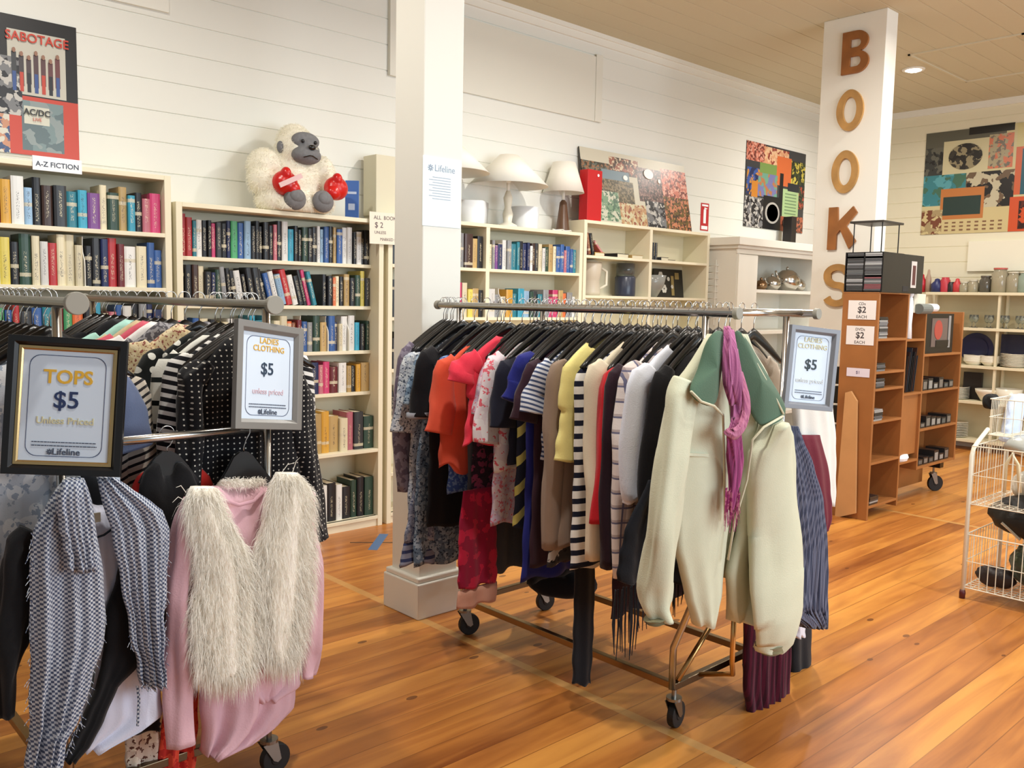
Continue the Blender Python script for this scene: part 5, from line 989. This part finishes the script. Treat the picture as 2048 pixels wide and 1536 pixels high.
# --- fur vest
y0 = 2.335; t = thing('fur_vest', 'cream shaggy faux-fur vest over the pink sweater', 'clothing', (1.17, y0, 1.0))
FV = mat((252, 248, 238), .9, name='cream_fur', var=.05, bscale=8); FV2 = furm('cream_fur_strands', (252, 249, 241)) if True else mat((255, 252, 244), .9, name='cream_fur_strands', var=.05, bscale=14)
panels = [pr(y0, (972, 378, 424), (1000, 364, 434), (1050, 374, 458), (1100, 386, 488), (1150, 388, 503), (1200, 376, 506), (1290, 378, 505), (1330, 392, 500), (1345, 420, 470)),
          pr(y0, (944, 548, 590), (975, 532, 612), (1000, 528, 616), (1050, 520, 616), (1090, 505, 617), (1140, 508, 616), (1200, 510, 610), (1260, 513, 598), (1300, 524, 586), (1312, 540, 572))]
fur = MB(); RR = random.Random(5)
for k, rows in enumerate(panels):
    b = MB(); drape(b, rows, y0-.012, .032, .006, 3, 20+k, nz=40, nx=24); b.build(['left_front', 'right_front'][k], FV, t, smooth=True)
    dens = interp(rows, 200)
    for q in range(13000):
        z_, xl, xr, _, dz_ = dens[RR.randrange(200)]; s = RR.uniform(-1.0, 1.0); z_ += dz_*s; x_ = (xl+xr)/2+(xr-xl)/2*s; ln_ = math.sqrt(max(0, 1-s*s)); yy = y0-.012-.032*ln_**.7
        edge = abs(s) > .8
        strands(fur, (x_, yy+.004, z_), (s*.9, -.5, -.5+RR.uniform(-.6, .7)), RR.uniform(.016, .04) if not edge else RR.uniform(.03, .06), 1.0, .0009, q, .8)
    for q in range(900):
        z_, xl, xr, _, dz_ = dens[RR.randrange(176, 200)]; s = RR.uniform(-1, 1); strands(fur, ((xl+xr)/2+(xr-xl)/2*s, y0-.02+RR.uniform(-.02, .02), z_+dz_*s), (RR.uniform(-.3, .3), -.2, -1), RR.uniform(.04, .075), .8, .0011, q, .3)
for q in range(500):
    a = P(RR.uniform(448, 528), RR.uniform(958, 976), 1, y0+.05); strands(fur, a, (RR.uniform(-.4, .4), -.3, .5), .035, .6, .0011, q)
for (xa, ya, xb, yb) in ((585, 945, 600, 915), (560, 950, 590, 925), (372, 985, 352, 975), (368, 1000, 345, 1005)):
    a = P(xa, ya, 1, y0-.02); c = P(xb, yb, 1, y0-.03); fur.tube([a, (a+c)/2+Vector((0, 0, .012)), c], [.0012, .001, .0004], 5)
stuff(fur.build('fur_pile', FV2, t))
b = MB(); drape(b, pr(y0+.06, (962, 450, 528), (978, 438, 535), (1000, 420, 545)), y0+.09, .012, .003, 3, 30, nz=6); b.build('back_lining', FV, t, smooth=True)

# ------------------------------------------------------------------ framed price signs
def sign(label, cs, D, fcol, inner, writing, fw_=.024, depth=.02, fold=None):
    "cs: corners TL TR BR BL in the photo, D: their distances along the view axis"
    q = [CAM+ray(*c)*d for c, d in zip(cs, D)]; cen = sum(q, Vector())/4
    X = (q[1]-q[0]+q[2]-q[3])/2; Y = (q[0]-q[3]+q[1]-q[2])/2; xn = X.normalized(); yn = Y.normalized(); e_ = xn.dot(yn)/2; M = plane_M(cen, xn-yn*e_, yn-xn*e_); w_, h_ = X.length/2, Y.length/2
    t = thing('sign_frame', label, 'sign', cen)
    b = MB(); 
    def ringb(b, ow, oh, iw, ih, z0, z1, zi):
        o_ = [(-ow, -oh), (ow, -oh), (ow, oh), (-ow, oh)]; i_ = [(-iw, -ih), (iw, -ih), (iw, ih), (-iw, ih)]
        R = [[M @ Vector((p[0], p[1], z0)) for p in o_], [M @ Vector((p[0], p[1], z1)) for p in o_], [M @ Vector((p[0]*.35+r[0]*.65, p[1]*.35+r[1]*.65, z1*1.0)) for p, r in zip(o_, i_)], [M @ Vector((p[0], p[1], zi)) for p in i_], [M @ Vector((p[0], p[1], z0)) for p in i_]]
        b.rings(R+[R[0]], cap=False)
    ringb(b, w_, h_, w_-fw_, h_-fw_, -.006, depth*.6, .002); b.build('frame', mat(fcol, .35), t, bevel=.001)
    iw, ih = w_-fw_, h_-fw_
    if inner:
        b = MB(); ringb(b, iw, ih, iw-.010, ih-.010, -.004, .004, .001); b.build('inner_frame', mat(inner, .25, .85), t); iw -= .010; ih -= .010
    b = MB(); pbox(b, M, -iw-.002, -ih-.002, iw+.002, ih+.002, -.004, -.001); b.build('paper', mat((214, 228, 244), .5), t)
    b = MB(); pbox(b, M, -w_*.8, -h_*.9, w_*.8, h_*.9, -.009, -.006); b.build('backing_board', mat((70, 60, 50), .8), t)
    b = MB(); rw, rh, rr = iw*.86, ih*.92, iw*.26; pts = []
    for (cx_, cy_, a0) in ((rw-rr, rh-rr, 0), (-rw+rr, rh-rr, 90), (-rw+rr, -rh+rr, 180), (rw-rr, -rh+rr, 270)): pts += [(cx_+rr*cos(radians(a0+q*15)), cy_+rr*sin(radians(a0+q*15))) for q in range(7)]
    Rg = [[M @ Vector((p[0]*k_s, p[1]*(1-(1-k_s)*iw/ih), 0)) for p in pts] for k_s in (1, .985)]
    b.rings([Rg[0], Rg[1]], cap=False); b.build('border_line', NAVY, t)
    for (s_, u, v, sz, m_, bo, *sx_) in writing: text(s_, sz*2*iw, at(M, u*iw, v*ih, 0), m_, t, bold=bo*iw, sx=(sx_[0] if sx_ else 1))
    b = MB(); RN = random.Random(3)
    for r_ in range(2):
        x_ = -iw*(.72-.0*r_)
        while x_ < iw*.72: l_ = RN.uniform(.03, .09)*iw; pbox(b, M, x_, ih*(-.66-.065*r_)-.0012, min(x_+l_, iw*.74), ih*(-.66-.065*r_)+.0012, 0, .0005); x_ += l_+.012*iw
    logo(b, at(M, -iw*.31, -ih*.835), iw*.075); b.build('small_print', mat((70, 80, 100), .6), t)
    text('Lifeline', .17*iw*1.3, at(M, iw*.06, -ih*.835), mat((70, 80, 100), .6), t, bold=.002*iw)
    if fold: b = MB(); b.tube([M @ Vector((0, h_-.01, -.012)), M @ Vector((0, h_+.0, -.03)), Vector(fold)], .004, 6); b.build('hanging_clip', STEEL, t)
    return t
sign('black-framed sign reading TOPS $5 hung over the left rack', [(16, 665), (253, 686), (246, 957), (7, 943)], [2.17, 2.23, 2.23, 2.17], (16, 14, 14), (190, 160, 110),
     [('TOPS', .02, .52, .232, YEL, .009), ('$5', .0, .1, .29, NAVY, .006), ('Unless Priced', .0, -.27, .118, PYEL, .003)])
sign('grey-framed sign reading LADIES CLOTHING $5 on the left rack', [(479, 647), (609, 652), (591, 852), (457, 865)], [2.53, 2.755, 2.71, 2.485], (130, 128, 124), None,
     [('LADIES', .0, .82, .12, YEL, .002), ('CLOTHING', .0, .64, .12, YEL, .002), ('$5', -.05, .16, .25, mat((34, 56, 80), .6), .005), ('unless priced', .0, -.36, .115, PPK, .0015)], fw_=.03)
sign('grey-framed $5 sign at the right end of the middle rack', [(1587, 654), (1680, 657), (1659, 820), (1557, 817)], [3.1, 3.16, 3.16, 3.1], (120, 122, 130), None,
     [('LADIES', .0, .82, .155, PYEL, .002), ('CLOTHING', .0, .63, .155, PYEL, .002), ('$5', .0, .1, .33, mat((26, 46, 56), .6), .008), ('unless priced', .0, -.36, .14, mat((216, 222, 224), .6), .002)], fw_=.024)
# blue tape cross on the floor
a = P(745, 1100, 2, 0); c = P(768, 1068, 2, 0)
b = MB(); d = (c-a); n_ = Vector((-d.y, d.x, 0)).normalized()*.028; b.add([a-n_, a+n_, c+n_, c-n_]+[p+Vector((0, 0, .0008)) for p in (a-n_, a+n_, c+n_, c-n_)], [(3, 2, 1, 0), (4, 5, 6, 7), (0, 1, 5, 4), (1, 2, 6, 5), (2, 3, 7, 6), (3, 0, 4, 7)])
a = P(700, 1085, 2, 0); c = P(795, 1085, 2, 0); d = (c-a); n_ = Vector((-d.y, d.x, 0)).normalized()*.007
b.mi(1).add([a-n_, a+n_, c+n_, c-n_]+[p+Vector((0, 0, .0006)) for p in (a-n_, a+n_, c+n_, c-n_)], [(3, 2, 1, 0), (4, 5, 6, 7), (0, 1, 5, 4), (1, 2, 6, 5), (2, 3, 7, 6), (3, 0, 4, 7)])
tag(b.build('floor_tape', [mat((84, 116, 160), .6), mat((70, 60, 50), .6)], org=P(755, 1084, 2, 0)), 'blue tape stuck on the floor in front of the ape bookcase', 'tape')
# ------------------------------------------------------------------ wooden CD stand
WD = mat((160, 104, 56), .4, name='wood_veneer', var=.1, bscale=5); WDL = mat((206, 156, 104), .4, name='pale_wood', var=.06, bscale=5)
t = thing('media_stand', 'tall stepped wooden media stand on casters beside the letter column', 'shelf', (6.75, 2.9, 0))
YF, YB = 2.77, 3.03
def part(nm, a, c, m=WD): b = MB(); b.box(a, c); return b.build(nm, m, t, bevel=.002)
part('end_panel', (6.0, YF, 0), (6.025, YB, 1.59)); part('back_panel', (6.025, YB-.015, .05), (7.52, YB, 1.44)); part('back_panel', (6.025, YB-.015, 1.44), (6.48, YB, 1.58))
part('upright', (6.47, YF, .04), (6.49, YB-.015, 1.59)); part('upright', (6.79, YF, .27), (6.81, YB-.015, 1.46)); part('end_panel', (7.505, YF, .27), (7.53, YB, 1.47)); part('top', (6.0, YF, 1.59), (6.49, YB, 1.6))
for z in (1.28, 1.05, .93, .70, .41, .1): part('shelf', (6.025, YF, z-.018), (6.47, YB-.015, z))
for z in (1.27, .87, .36): part('shelf', (6.49, YF, z-.018), (6.79, YB-.015, z))
part('front_panel', (6.49, YF+.02, .4), (6.79, YF+.035, .852))
for z in (1.15, .87, .58, .29): part('shelf', (6.81, YF, z-.018), (7.505, YB-.015, z))
caster(t, 7.45, 2.9, -.6, 1.35); 
b = MB(); b.box((7.42, 2.84, .2), (7.49, 2.96, .272)); b.build('caster_mount', BLACKP, t)
poly = [P(*q, 0, 5.985) for q in ((1693, 785), (1704, 782), (1716, 802), (1713, 1026), (1672, 1035))]
b = MB(); n = 5; b.add(poly+[p+Vector((-.02, 0, 0)) for p in poly], [tuple(range(4, -1, -1))[::-1], (9, 8, 7, 6, 5)]+[(i, (i+1) % n, (i+1) % n+n, i+n) for i in range(n)])
tag(b.build('wooden_board', WDL, org=P(1690, 1030, 2, 0)), 'pale wooden board with slanted top leaning on the media stand end', 'board')
for i, (q, tx, lb) in enumerate((((1724, 620), 'CDs', 'upper white $2 price card on the media stand end'), ((1720, 671), 'DVDs', 'second white $2 price card below the upper one on the media stand'))):
    M = plane_M(P(q[0], q[1], 0, 5.998), (0, -1, 0), (0, 0, 1)); s_ = thing('price_card', lb, 'sign', M.translation)
    b = MB(); pbox(b, M, -.1, -.066, .1, .066, -.001, .0015); b.build('card', mat((238, 234, 232), .5), s_, bevel=.001)
    join_text([(tx, .028, at(M, 0, .042, .0018), 0), ('$2', .06, at(M, 0, 0, .0018), .001), ('EACH', .03, at(M, 0, -.048, .0018), 0)], mat((70, 64, 66), .6), s_, 'lettering')
M = plane_M(P(1716, 745, 0, 5.998), (0, -1, 0), (0, 0, 1)); s_ = thing('price_card', 'small lilac-white label low on the media stand end panel', 'sign', M.translation)
b = MB(); pbox(b, M, -.083, -.03, .083, .03, -.001, .0015); b.build('card', mat((226, 218, 232), .5), s_); join_text([('$1', .03, at(M, 0, 0, .0018), 0)], mat((90, 80, 120), .6), s_, 'lettering')
# CD tower on top
BT = mat((20, 20, 22), .35, name='black_tower')
t = thing('cd_tower', 'black CD tower packed with CDs on top of the media stand', 'cd rack', (6.16, 2.9, 1.6))
b = MB(); z0, z1 = 1.6, 1.875
for (a, c) in (((6.0, 2.755, z0), (6.32, 2.763, z1)), ((6.0, 3.02, z0), (6.32, 3.028, z1)), ((6.0, 2.884, z0), (6.32, 2.894, z1)), ((6.0, 2.763, z0), (6.32, 3.02, z0+.008)), ((6.0, 2.763, z1-.008), (6.32, 3.02, z1)), ((6.31, 2.763, z0+.008), (6.32, 3.02, z1-.008))): b.box(a, c)
b.build('body', BT, t)
for col_ in range(2):
    for k in range(22):
        if random.random() < .14: continue
        y0_ = 2.765+col_*.13; g_ = random.choice([(150, 152, 156), (110, 114, 116), (90, 92, 96), (176, 180, 182), (134, 84, 90) if col_ == 0 and k < 8 else (70, 72, 74)])
        b = MB(); b.box((5.995+random.uniform(0, .006), y0_, z0+.01+k*.0118), (6.135, y0_+.117, z0+.0205+k*.0118)); o = b.build('cd_case', mat(g_, .25), org=(6.06, y0_+.06, z0+.01+k*.0118)); tag(o, 'plastic CD case stacked in the black CD tower', 'cd', 'CD cases in the black tower')
b = MB(); b.box((6.34, 2.765, 1.6), (6.68, 2.99, 1.875)); b.mi(1).box((6.47, 2.762, 1.64), (6.56, 2.765, 1.83)); b.mi(2).box((6.49, 2.760, 1.66), (6.54, 2.763, 1.8)); b.mi(3).box((6.345, 2.7625, 1.61), (6.44, 2.765, 1.65))
tag(b.build('display_box', [BT, mat((206, 200, 196), .5), mat((90, 50, 50), .5), mat((40, 40, 44), .5)], org=(6.5, 2.87, 1.6), bevel=.002), 'black display box with a small framed picture beside the CD tower', 'box')
t = thing('metal_stand', 'small black stand with square top and thin legs on the CD tower', 'stand', (6.15, 2.89, 1.875))
b = MB(); b.box((6.0, 2.77, 2.075), (6.32, 3.01, 2.09)); b.build('top', mat((52, 48, 44), .4), t, bevel=.002)
for (x, y) in ((6.03, 2.79), (6.03, 2.99), (6.29, 2.79), (6.29, 2.99)): b = MB(); b.tube([(x, y, 1.875), (x, y, 2.076)], .004, 8); b.build('leg', BT, t)
# CDs on the stand's shelves
for (z, n_, x0) in ((1.281, 13, 6.05), (1.051, 5, 6.05), (.931, 6, 6.05), (.701, 7, 6.05), (.411, 0, 6.05), (.101, 5, 6.06)):
    for k in range(n_):
        b = MB(); d_ = random.uniform(-.008, .008); b.box((x0+d_, YF+.01, z+k*.0115), (x0+.13+d_, YF+.14, z+.0105+k*.0115)); tag(b.build('cd_case', mat(random.choice([(60, 62, 66), (90, 92, 96), (40, 40, 42), (120, 122, 126), (160, 160, 158)]), .25), org=(x0+.06, YF+.07, z+k*.0115)), 'CD case lying in a pile in the media stand\'s narrow bay', 'cd', 'CD cases piled in the narrow bay')
for k in range(7):
    t = thing('record_sleeve', 'dark record sleeve leaning in the middle bay of the media stand', 'record', (6.53+k*.028, 2.9, .875), 'records in the middle bay'); t.rotation_euler = (0, radians(9), 0)
    b = MB(); b.box((-.003, -.11, 0), (.003, .1, .27+.03*(k % 3))); me = b.build('sleeve', mat([(30, 30, 34), (60, 40, 36), (44, 50, 60), (24, 24, 26)][k % 4], .4)); me.parent = t
t = thing('box_set', 'black boxed set with a red round picture standing in the top right bay', 'box', (7.1, 2.85, 1.15)); b = MB(); b.box((6.88, 2.80, 1.151), (7.4, 2.86, 1.455)); b.mi(1).box((6.98, 2.797, 1.2), (7.28, 2.8, 1.42)); b.mi(2).disc((7.1, 2.796, 1.33), (0, 1, 0), .075, .004, 24); b.mi(0).box((7.06, 2.793, 1.2), (7.3, 2.797, 1.25)); b.mi(3).box((7.3, 2.797, 1.19), (7.34, 2.8, 1.44)); b.build('box', [BT, k_(110, 96, 92), k_(176, 74, 66), k_(150, 150, 150)], t)
for (z, lb) in ((.871, 'upper'), (.581, 'middle'), (.291, 'lower')):
    for k in range(6):
        b = MB(); x_ = 6.86+k*.1; hh = random.uniform(.04, .09); b.box((x_, YF+.02, z), (x_+.085, YF+.17, z+hh)); b.mi(1).box((x_+.01, YF+.018, z+.01), (x_+.07, YF+.02, z+hh*.8)); tag(b.build('cassette_box', [mat((40, 38, 38), .3), mat(random.choice([(120, 116, 110), (90, 96, 96), (150, 150, 146)]), .3)], org=(x_+.04, YF+.1, z)), 'dark cassette box in a row on the %s shelf of the right bay' % lb, 'box', 'cassette boxes on the %s shelf' % lb)
b = MB(); b.tube([(6.52, 2.84, .401), (6.72, 2.82, .401)], .035, 14); tag(b.build('paper_roll', PAPER, org=(6.62, 2.83, .36)), 'white paper roll lying low in the middle bay of the media stand', 'roll') if False else None
t = thing('paper_bundle', 'crumpled white paper bundle on the lowest shelf of the middle bay', 'paper', (6.64, 2.84, .36)); b = MB(); b.lathe([(.001, 0), (.05, .0), (.06, .02), (.05, .045), (.02, .05), (.001, .05)], (6.6, 2.81, .36), 9, 1.4, .8); b.build('paper', PAPER, t)
t = thing('cloth_doll', 'slim white cloth figure standing in the notch of the media stand', 'toy', (6.56, 2.8, 1.27)); b = MB(); b.tube([(6.56, 2.8, 1.271), (6.57, 2.8, 1.38), (6.56, 2.8, 1.5), (6.57, 2.8, 1.57)], [.03, .02, .03, .018], 10); b.build('body', PAPER, t, smooth=True); b = MB(); b.ell((6.575, 2.8, 1.6), (.022, .022, .03)); b.build('head', PAPER, t, smooth=True)
b = MB(); b.box((6.64, 2.8, 1.46), (6.84, 2.96, 1.6)); tag(b.build('storage_box', mat((226, 222, 204), .6), org=(6.74, 2.88, 1.46), bevel=.003), 'cream box on top of the media stand\'s middle bay', 'box')
b = MB(); b.tube([(6.66, 2.775, 1.49), (6.84, 2.775, 1.49)], .038, 16); tag(b.build('grey_roll', mat((120, 124, 118), .8), org=(6.75, 2.775, 1.46)), 'grey rolled cloth in front of the cream box', 'roll')
b = MB(); b.tube([(6.88, 2.8, 1.50), (7.03, 2.8, 1.50)], .03, 16); tag(b.build('paper_roll', PAPER, org=(6.95, 2.8, 1.47)), 'short white paper roll on the media stand top', 'roll')
for k in range(7):
    b = MB(); b.box((6.05, 3.04, .1+k*.14), (6.4, 3.09, .225+k*.14)); tag(b.build('black_case', BLACKP, org=(6.2, 3.06, .1+k*.14), bevel=.004), 'black plastic case stacked behind the media stand', 'case', 'black cases stacked behind the media stand')

# ------------------------------------------------------------------ back shelves
SX0, SX1 = 9.88, 10.17; BS = [1.67, 1.30, .905, .53, .12]
CW = mat((228, 218, 186), .5, name='cream_shelf')
t = thing('wall_shelves', 'long cream shelves of glass and crockery along the far wall', 'shelves', (10.0, 3.0, 0))
for z in BS: b = MB(); b.box((SX0, .8, z-.03), (SX1, 4.05, z)); b.build('shelf', CW, t, bevel=.002)
for y in (.8, 2.2, 3.30, 4.03): b = MB(); b.box((SX0+.02, y, 0), (SX0+.05, y+.022, 1.64)); b.box((SX1-.03, y, 0), (SX1, y+.022, 1.64)); b.build('upright', CW, t)
b = MB(); b.box((SX1, .8, .1), (WX-.016, 4.05, 1.64)); b.build('back_board', mat((196, 184, 150), .6), t)
b = MB(); b.box((WX-.03, .6, 1.9), (WX, 3.75, 2.22)); b.box((WX-.034, 2.95, 1.7), (WX-.03, 2.99, 2.22)); tag(b.build('wall_panel', mat((238, 234, 214), .5), org=(WX, 2.2, 1.9), bevel=.003), 'pale flat board on the far wall between shelves and poster', 'panel')
def by(px, z=1.3): return P(px, 700, 0, SX0+.12).y
def bx(dx=0): return SX0+.12+dx
AMB = mat((206, 196, 168), .15, trans=.5, name='tinted_glass'); DK = mat((110, 104, 92), .15, trans=.4)
LIST = [('bottle', 1836, .042, .20, mat((190, 34, 50), .3), 'red drink bottle at the left end of the far top shelf'), ('bottle', 1848, .03, .25, mat((176, 150, 130), .3), 'slim tan bottle beside the red drink bottle'), ('flask', 1866, .06, .15, mat((40, 48, 100), .4), 'navy flask on the far top shelf'),
        ('cup', 1882, .05, .16, mat((190, 56, 70), .4), 'rose red cup next to the navy flask'), ('cup', 1894, .04, .11, mat((40, 34, 36), .4), 'black cup between two red ones on the far top shelf'), ('flask', 1906, .045, .15, mat((200, 60, 66), .4), 'coral red flask at the right of the red items'),
        ('jar', 1920, .05, .1, AMB, 'low glass jar right after the coral flask'), ('jar', 1938, .055, .12, AMB, 'second low glass jar on the far top shelf'), ('jar', 1962, .06, .16, DK, 'tall jar with a dark lid on the far top shelf'), ('jar', 1990, .08, .24, AMB, 'big jar with a red lid on the far top shelf'),
        ('jar', 2018, .07, .2, AMB, 'large glass jar right of the red-lidded one'), ('jar', 2043, .08, .2, mat((190, 206, 190), .15, trans=.5), 'greenish glass jar cut by the right frame edge')]
for nm, px, r_, h_, m, lb in LIST:
    y = by(px); t = thing(nm, lb, nm, (bx(), y, 1.67)); b = MB()
    if nm in ('bottle', 'flask'): b.lathe([(.001, 0), (r_, 0), (r_, h_*.6), (r_*.5, h_*.8), (r_*.4, h_*.95), (.001, h_)], (bx(), y, 1.67), 16)
    else: b.lathe(jar_prof(r_, h_), (bx(), y, 1.67), 16)
    b.build('body', m, t, smooth=True)
    if nm == 'jar': b = MB(); b.disc((bx(), y, 1.67+h_+.006), (0, 0, 1), r_*.82, .016, 18); b.build('lid', mat((196, 90, 80), .4) if 'red lid' in lb else mat((90, 84, 74), .4) if 'dark lid' in lb else mat((206, 200, 180), .4), t)
for k in range(24):
    y = 3.85-k*.075-.01*(k % 2); t = thing('wine_glass', 'stemmed glass standing in rows on the second far shelf', 'glass', (bx(-.04+.09*(k % 2)), y, 1.3), 'glasses on the second far shelf'); b = MB()
    b.lathe([(.001, 0), (.03, 0), (.03, .003), (.004, .008), (.004, .05), (.02, .06), (.032, .09), (.028, .135), (.026, .135), (.029, .09), (.016, .064), (.001, .06)], t.location, 12); b.build('bowl_and_stem', GLASS, t, smooth=True)
def stack(name, px, z, r_, n_, lb, grp, step=.012, cat='plate', sq=False, h_=.02):
    for k in range(n_):
        y = by(px); t = thing(name, lb, cat, (bx(), y, z+k*step), grp); b = MB(); b.lathe([(.001, 0), (r_*.55, 0), (r_*.6, .003), (r_, h_*.85), (r_, h_), (r_*.58, .006), (.001, .005)], t.location, 4 if sq else 24, sx=1.0, sy=1.0); b.build('body', CER, t, smooth=not sq)
stack('bowl', 1949, .905, .1, 5, 'white bowl stacked left of centre on the third far shelf', 'left bowl stack on the third far shelf', .014, 'bowl', h_=.05)
stack('bowl', 1983, .905, .1, 5, 'white bowl in the second stack on the third far shelf', 'second bowl stack on the third far shelf', .014, 'bowl', h_=.05)
stack('plate', 2030, .905, .13, 9, 'white plate in the tall stack at the right of the third far shelf', 'tall plate stack on the third far shelf', .015)
stack('plate', 1918, .53, .13, 8, 'plate in the stack at the left of the fourth far shelf', 'plate stack on the fourth far shelf', .016)
stack('plate', 1918, .12, .14, 9, 'plate in the pile on the lowest far shelf', 'plate pile on the lowest far shelf', .018)
t = vessel('bowl', [(.001, 0), (.06, 0), (.12, .1), (.125, .13), (.12, .13), (.055, .01), (.001, .01)], (bx(), by(1982), .53), CER, 'round white bowl on the fourth far shelf', 'bowl')
t = vessel('bowl', [(.001, 0), (.1, 0), (.13, .15), (.125, .15), (.095, .01), (.001, .01)], (bx(), by(2024), .53), CER, 'straight-sided white bowl right of the round one on the fourth far shelf', 'bowl')
t = thing('serving_plate', 'large round navy platter upright on the third far shelf', 'plate', (10.1, by(1946), .905)); b = MB(); b.disc((10.1, by(1946), .905+.17), (1, 0, .1), .17, .014, 40); b.disc((10.09, by(1946), .905+.17), (1, 0, .1), .12, .012, 40); b.build('platter', mat((26, 32, 70), .25), t)
b = MB(); b.box((10.08, by(2060), .906), (10.1, by(1995), 1.24)); tag(b.build('serving_tray', mat((24, 28, 54), .3), org=(10.09, by(2030), .906), bevel=.004), 'dark navy rectangular tray upright at the right of the third far shelf', 'tray')
b = MB(); b.box((10.08, by(1962), .531), (10.12, by(1925), .82)); tag(b.build('serving_tray', mat((30, 24, 24), .4), org=(10.1, by(1945), .531)), 'dark tray standing behind the fourth shelf plates', 'tray')

# ------------------------------------------------------------------ wire basket stand
WR = mat((232, 228, 210), .35, name='white_coated_wire'); x0, x1 = 4.79, 5.3; ya, yb_ = 1.68, .95
t = thing('basket_stand', 'white wire basket stand heaped with bags at the right edge', 'basket', (5.05, 1.3, 0))
for (x, y) in ((x0, ya), (x0, yb_), (x1, ya), (x1, yb_)):
    top = .80 if x == x0 else 1.03
    b = MB(); b.tube([(x, y, .03), (x, y, top-.05), (x+(.02 if x == x0 else 0), y, top-.012), (x+(.06 if x == x0 else 0), y, top+.01)]+([(x+.2, y, top+.07)] if x == x0 else []), .011, 10); b.build('leg', WR, t, smooth=True)
    b = MB(); b.lathe([(.001, 0), (.014, 0), (.016, .03), (.013, .045), (.001, .045)], (x, y, 0), 12); b.build('foot', mat((80, 20, 24), .5), t, smooth=True)
def basket(zb, zt, nm='basket', xa=x0, xb=x1):
    b = MB(); r_ = .0022
    for z in (zt, (zt+zb)/2, zb): b.tube([(xa, ya, z), (xb, ya, z), (xb, yb_, z), (xa, yb_, z), (xa, ya, z)], r_*1.5 if z != (zt+zb)/2 else r_, 6)
    for k in range(1, 19): y = ya+(yb_-ya)*k/19; b.tube([(xa, y, zt), (xa, y, zb), (xb, y, zb), (xb, y, zt)], r_, 5)
    for k in range(1, 13): x = xa+(xb-xa)*k/13; b.tube([(x, ya, zt), (x, ya, zb), (x, yb_, zb), (x, yb_, zt)], r_, 5)
    b.build(nm, WR, t)
basket(.06, .34); basket(.5, .80); basket(.84, 1.03, 'back_rack', 5.0, x1)
def blob(name, label, cat, c, r_, m, seed=0, part_='body', sq=1.0):
    R = random.Random(seed); t_ = thing(name, label, cat, (c[0], c[1], c[2]-r_[2])); b = MB(); n, mm = 26, 14; rings = []
    ph = [R.uniform(0, 6) for _ in range(6)]
    for i in range(mm+1):
        a = -pi/2+pi*(i+.01)/(mm+.02); rg = []
        for j in range(n):
            q = 2*pi*j/n; f = 1+.09*sin(3*q+ph[0]+2*a)+.06*sin(5*q+4*a+ph[1])+.04*sin(9*q-3*a+ph[2]); ca = abs(cos(a))**.6
            rg.append((c[0]+r_[0]*ca*cos(q)*f, c[1]+r_[1]*ca*sin(q)*f, c[2]+r_[2]*max(-1, sin(a)*(1+.08*sin(4*q+ph[3])))))
        rings.append(rg)
    b.rings(rings); b.build(part_, m, t_, smooth=True); return t_
tb = blob('handbag', 'black soft handbag filling the middle of the wire basket stand', 'bag', (5.04, 1.31, .43), (.22, .33, .11), mat((12, 12, 13), .6), 1)
b = MB(); q = P(2020, 1060, 0, 4.82); b.tube([q+Vector((0, .04, .03)), q, q+Vector((0, -.05, -.04))], .008, 6); b.build('zip', SILV, tb)
blob('cloth_bundle', 'green folded cloth low in the wire basket stand', 'cloth', (5.04, 1.28, .19), (.22, .27, .12), F('heather', [(96, 106, 84), (60, 70, 54)], .05), 2)
blob('shoe', 'dark shoe at the left of the lowest wire basket', 'shoe', (4.9, 1.56, .12), (.06, .09, .05), mat((36, 24, 24), .5), 3)
blob('plastic_bag', 'translucent grey plastic bag on top of the wire baskets', 'bag', (5.05, 1.32, .80), (.18, .28, .06), mat((196, 200, 196), .2, trans=.3), 4)
blob('cloth_bundle', 'peach cloth bundle in the upper wire basket', 'cloth', (4.93, 1.27, .60), (.11, .14, .09), mat((236, 180, 150), .8), 5)
blob('cloth_bundle', 'white cloth bundle in the upper wire basket', 'cloth', (5.13, 1.47, .58), (.1, .12, .075), mat((224, 222, 210), .8), 6)
y0 = 1.50; t = thing('towel', 'pale blue cloth hanging over the back of the wire baskets', 'cloth', (5.2, 1.5, .85)); b = MB(); drape(b, [(1.04, 5.22, 5.36), (.95, 5.16, 5.36), (.86, 5.12, 5.34), (.8, 5.1, 5.34)], 1.64, .03, .01, 4, 3); b.build('body', F('plain', [(206, 218, 240), (184, 198, 226)]), t, smooth=True)
blob('glove', 'small black woolly lump hanging behind the pale blue cloth', 'glove', (5.16, 1.73, 1.0), (.05, .04, .04), mat((14, 14, 15), .9), 7)
t = thing('tote_bag', 'bag with cream looped handle in the wire basket stand', 'bag', (4.95, 1.35, .5)); b = MB(); a_ = [P(2008, 985, 0, 4.83), P(2012, 930, 0, 4.81), P(2025, 908, 0, 4.8), P(2036, 930, 0, 4.81), P(2040, 985, 0, 4.83)]; b.tube(a_, .009, 8); b.build('handle', mat((232, 224, 190), .7), t, smooth=True)
b = MB(); b.box((4.83, 1.15, .505), (4.86, 1.42, .64)); b.build('body', mat((214, 206, 180), .7), t, bevel=.01)
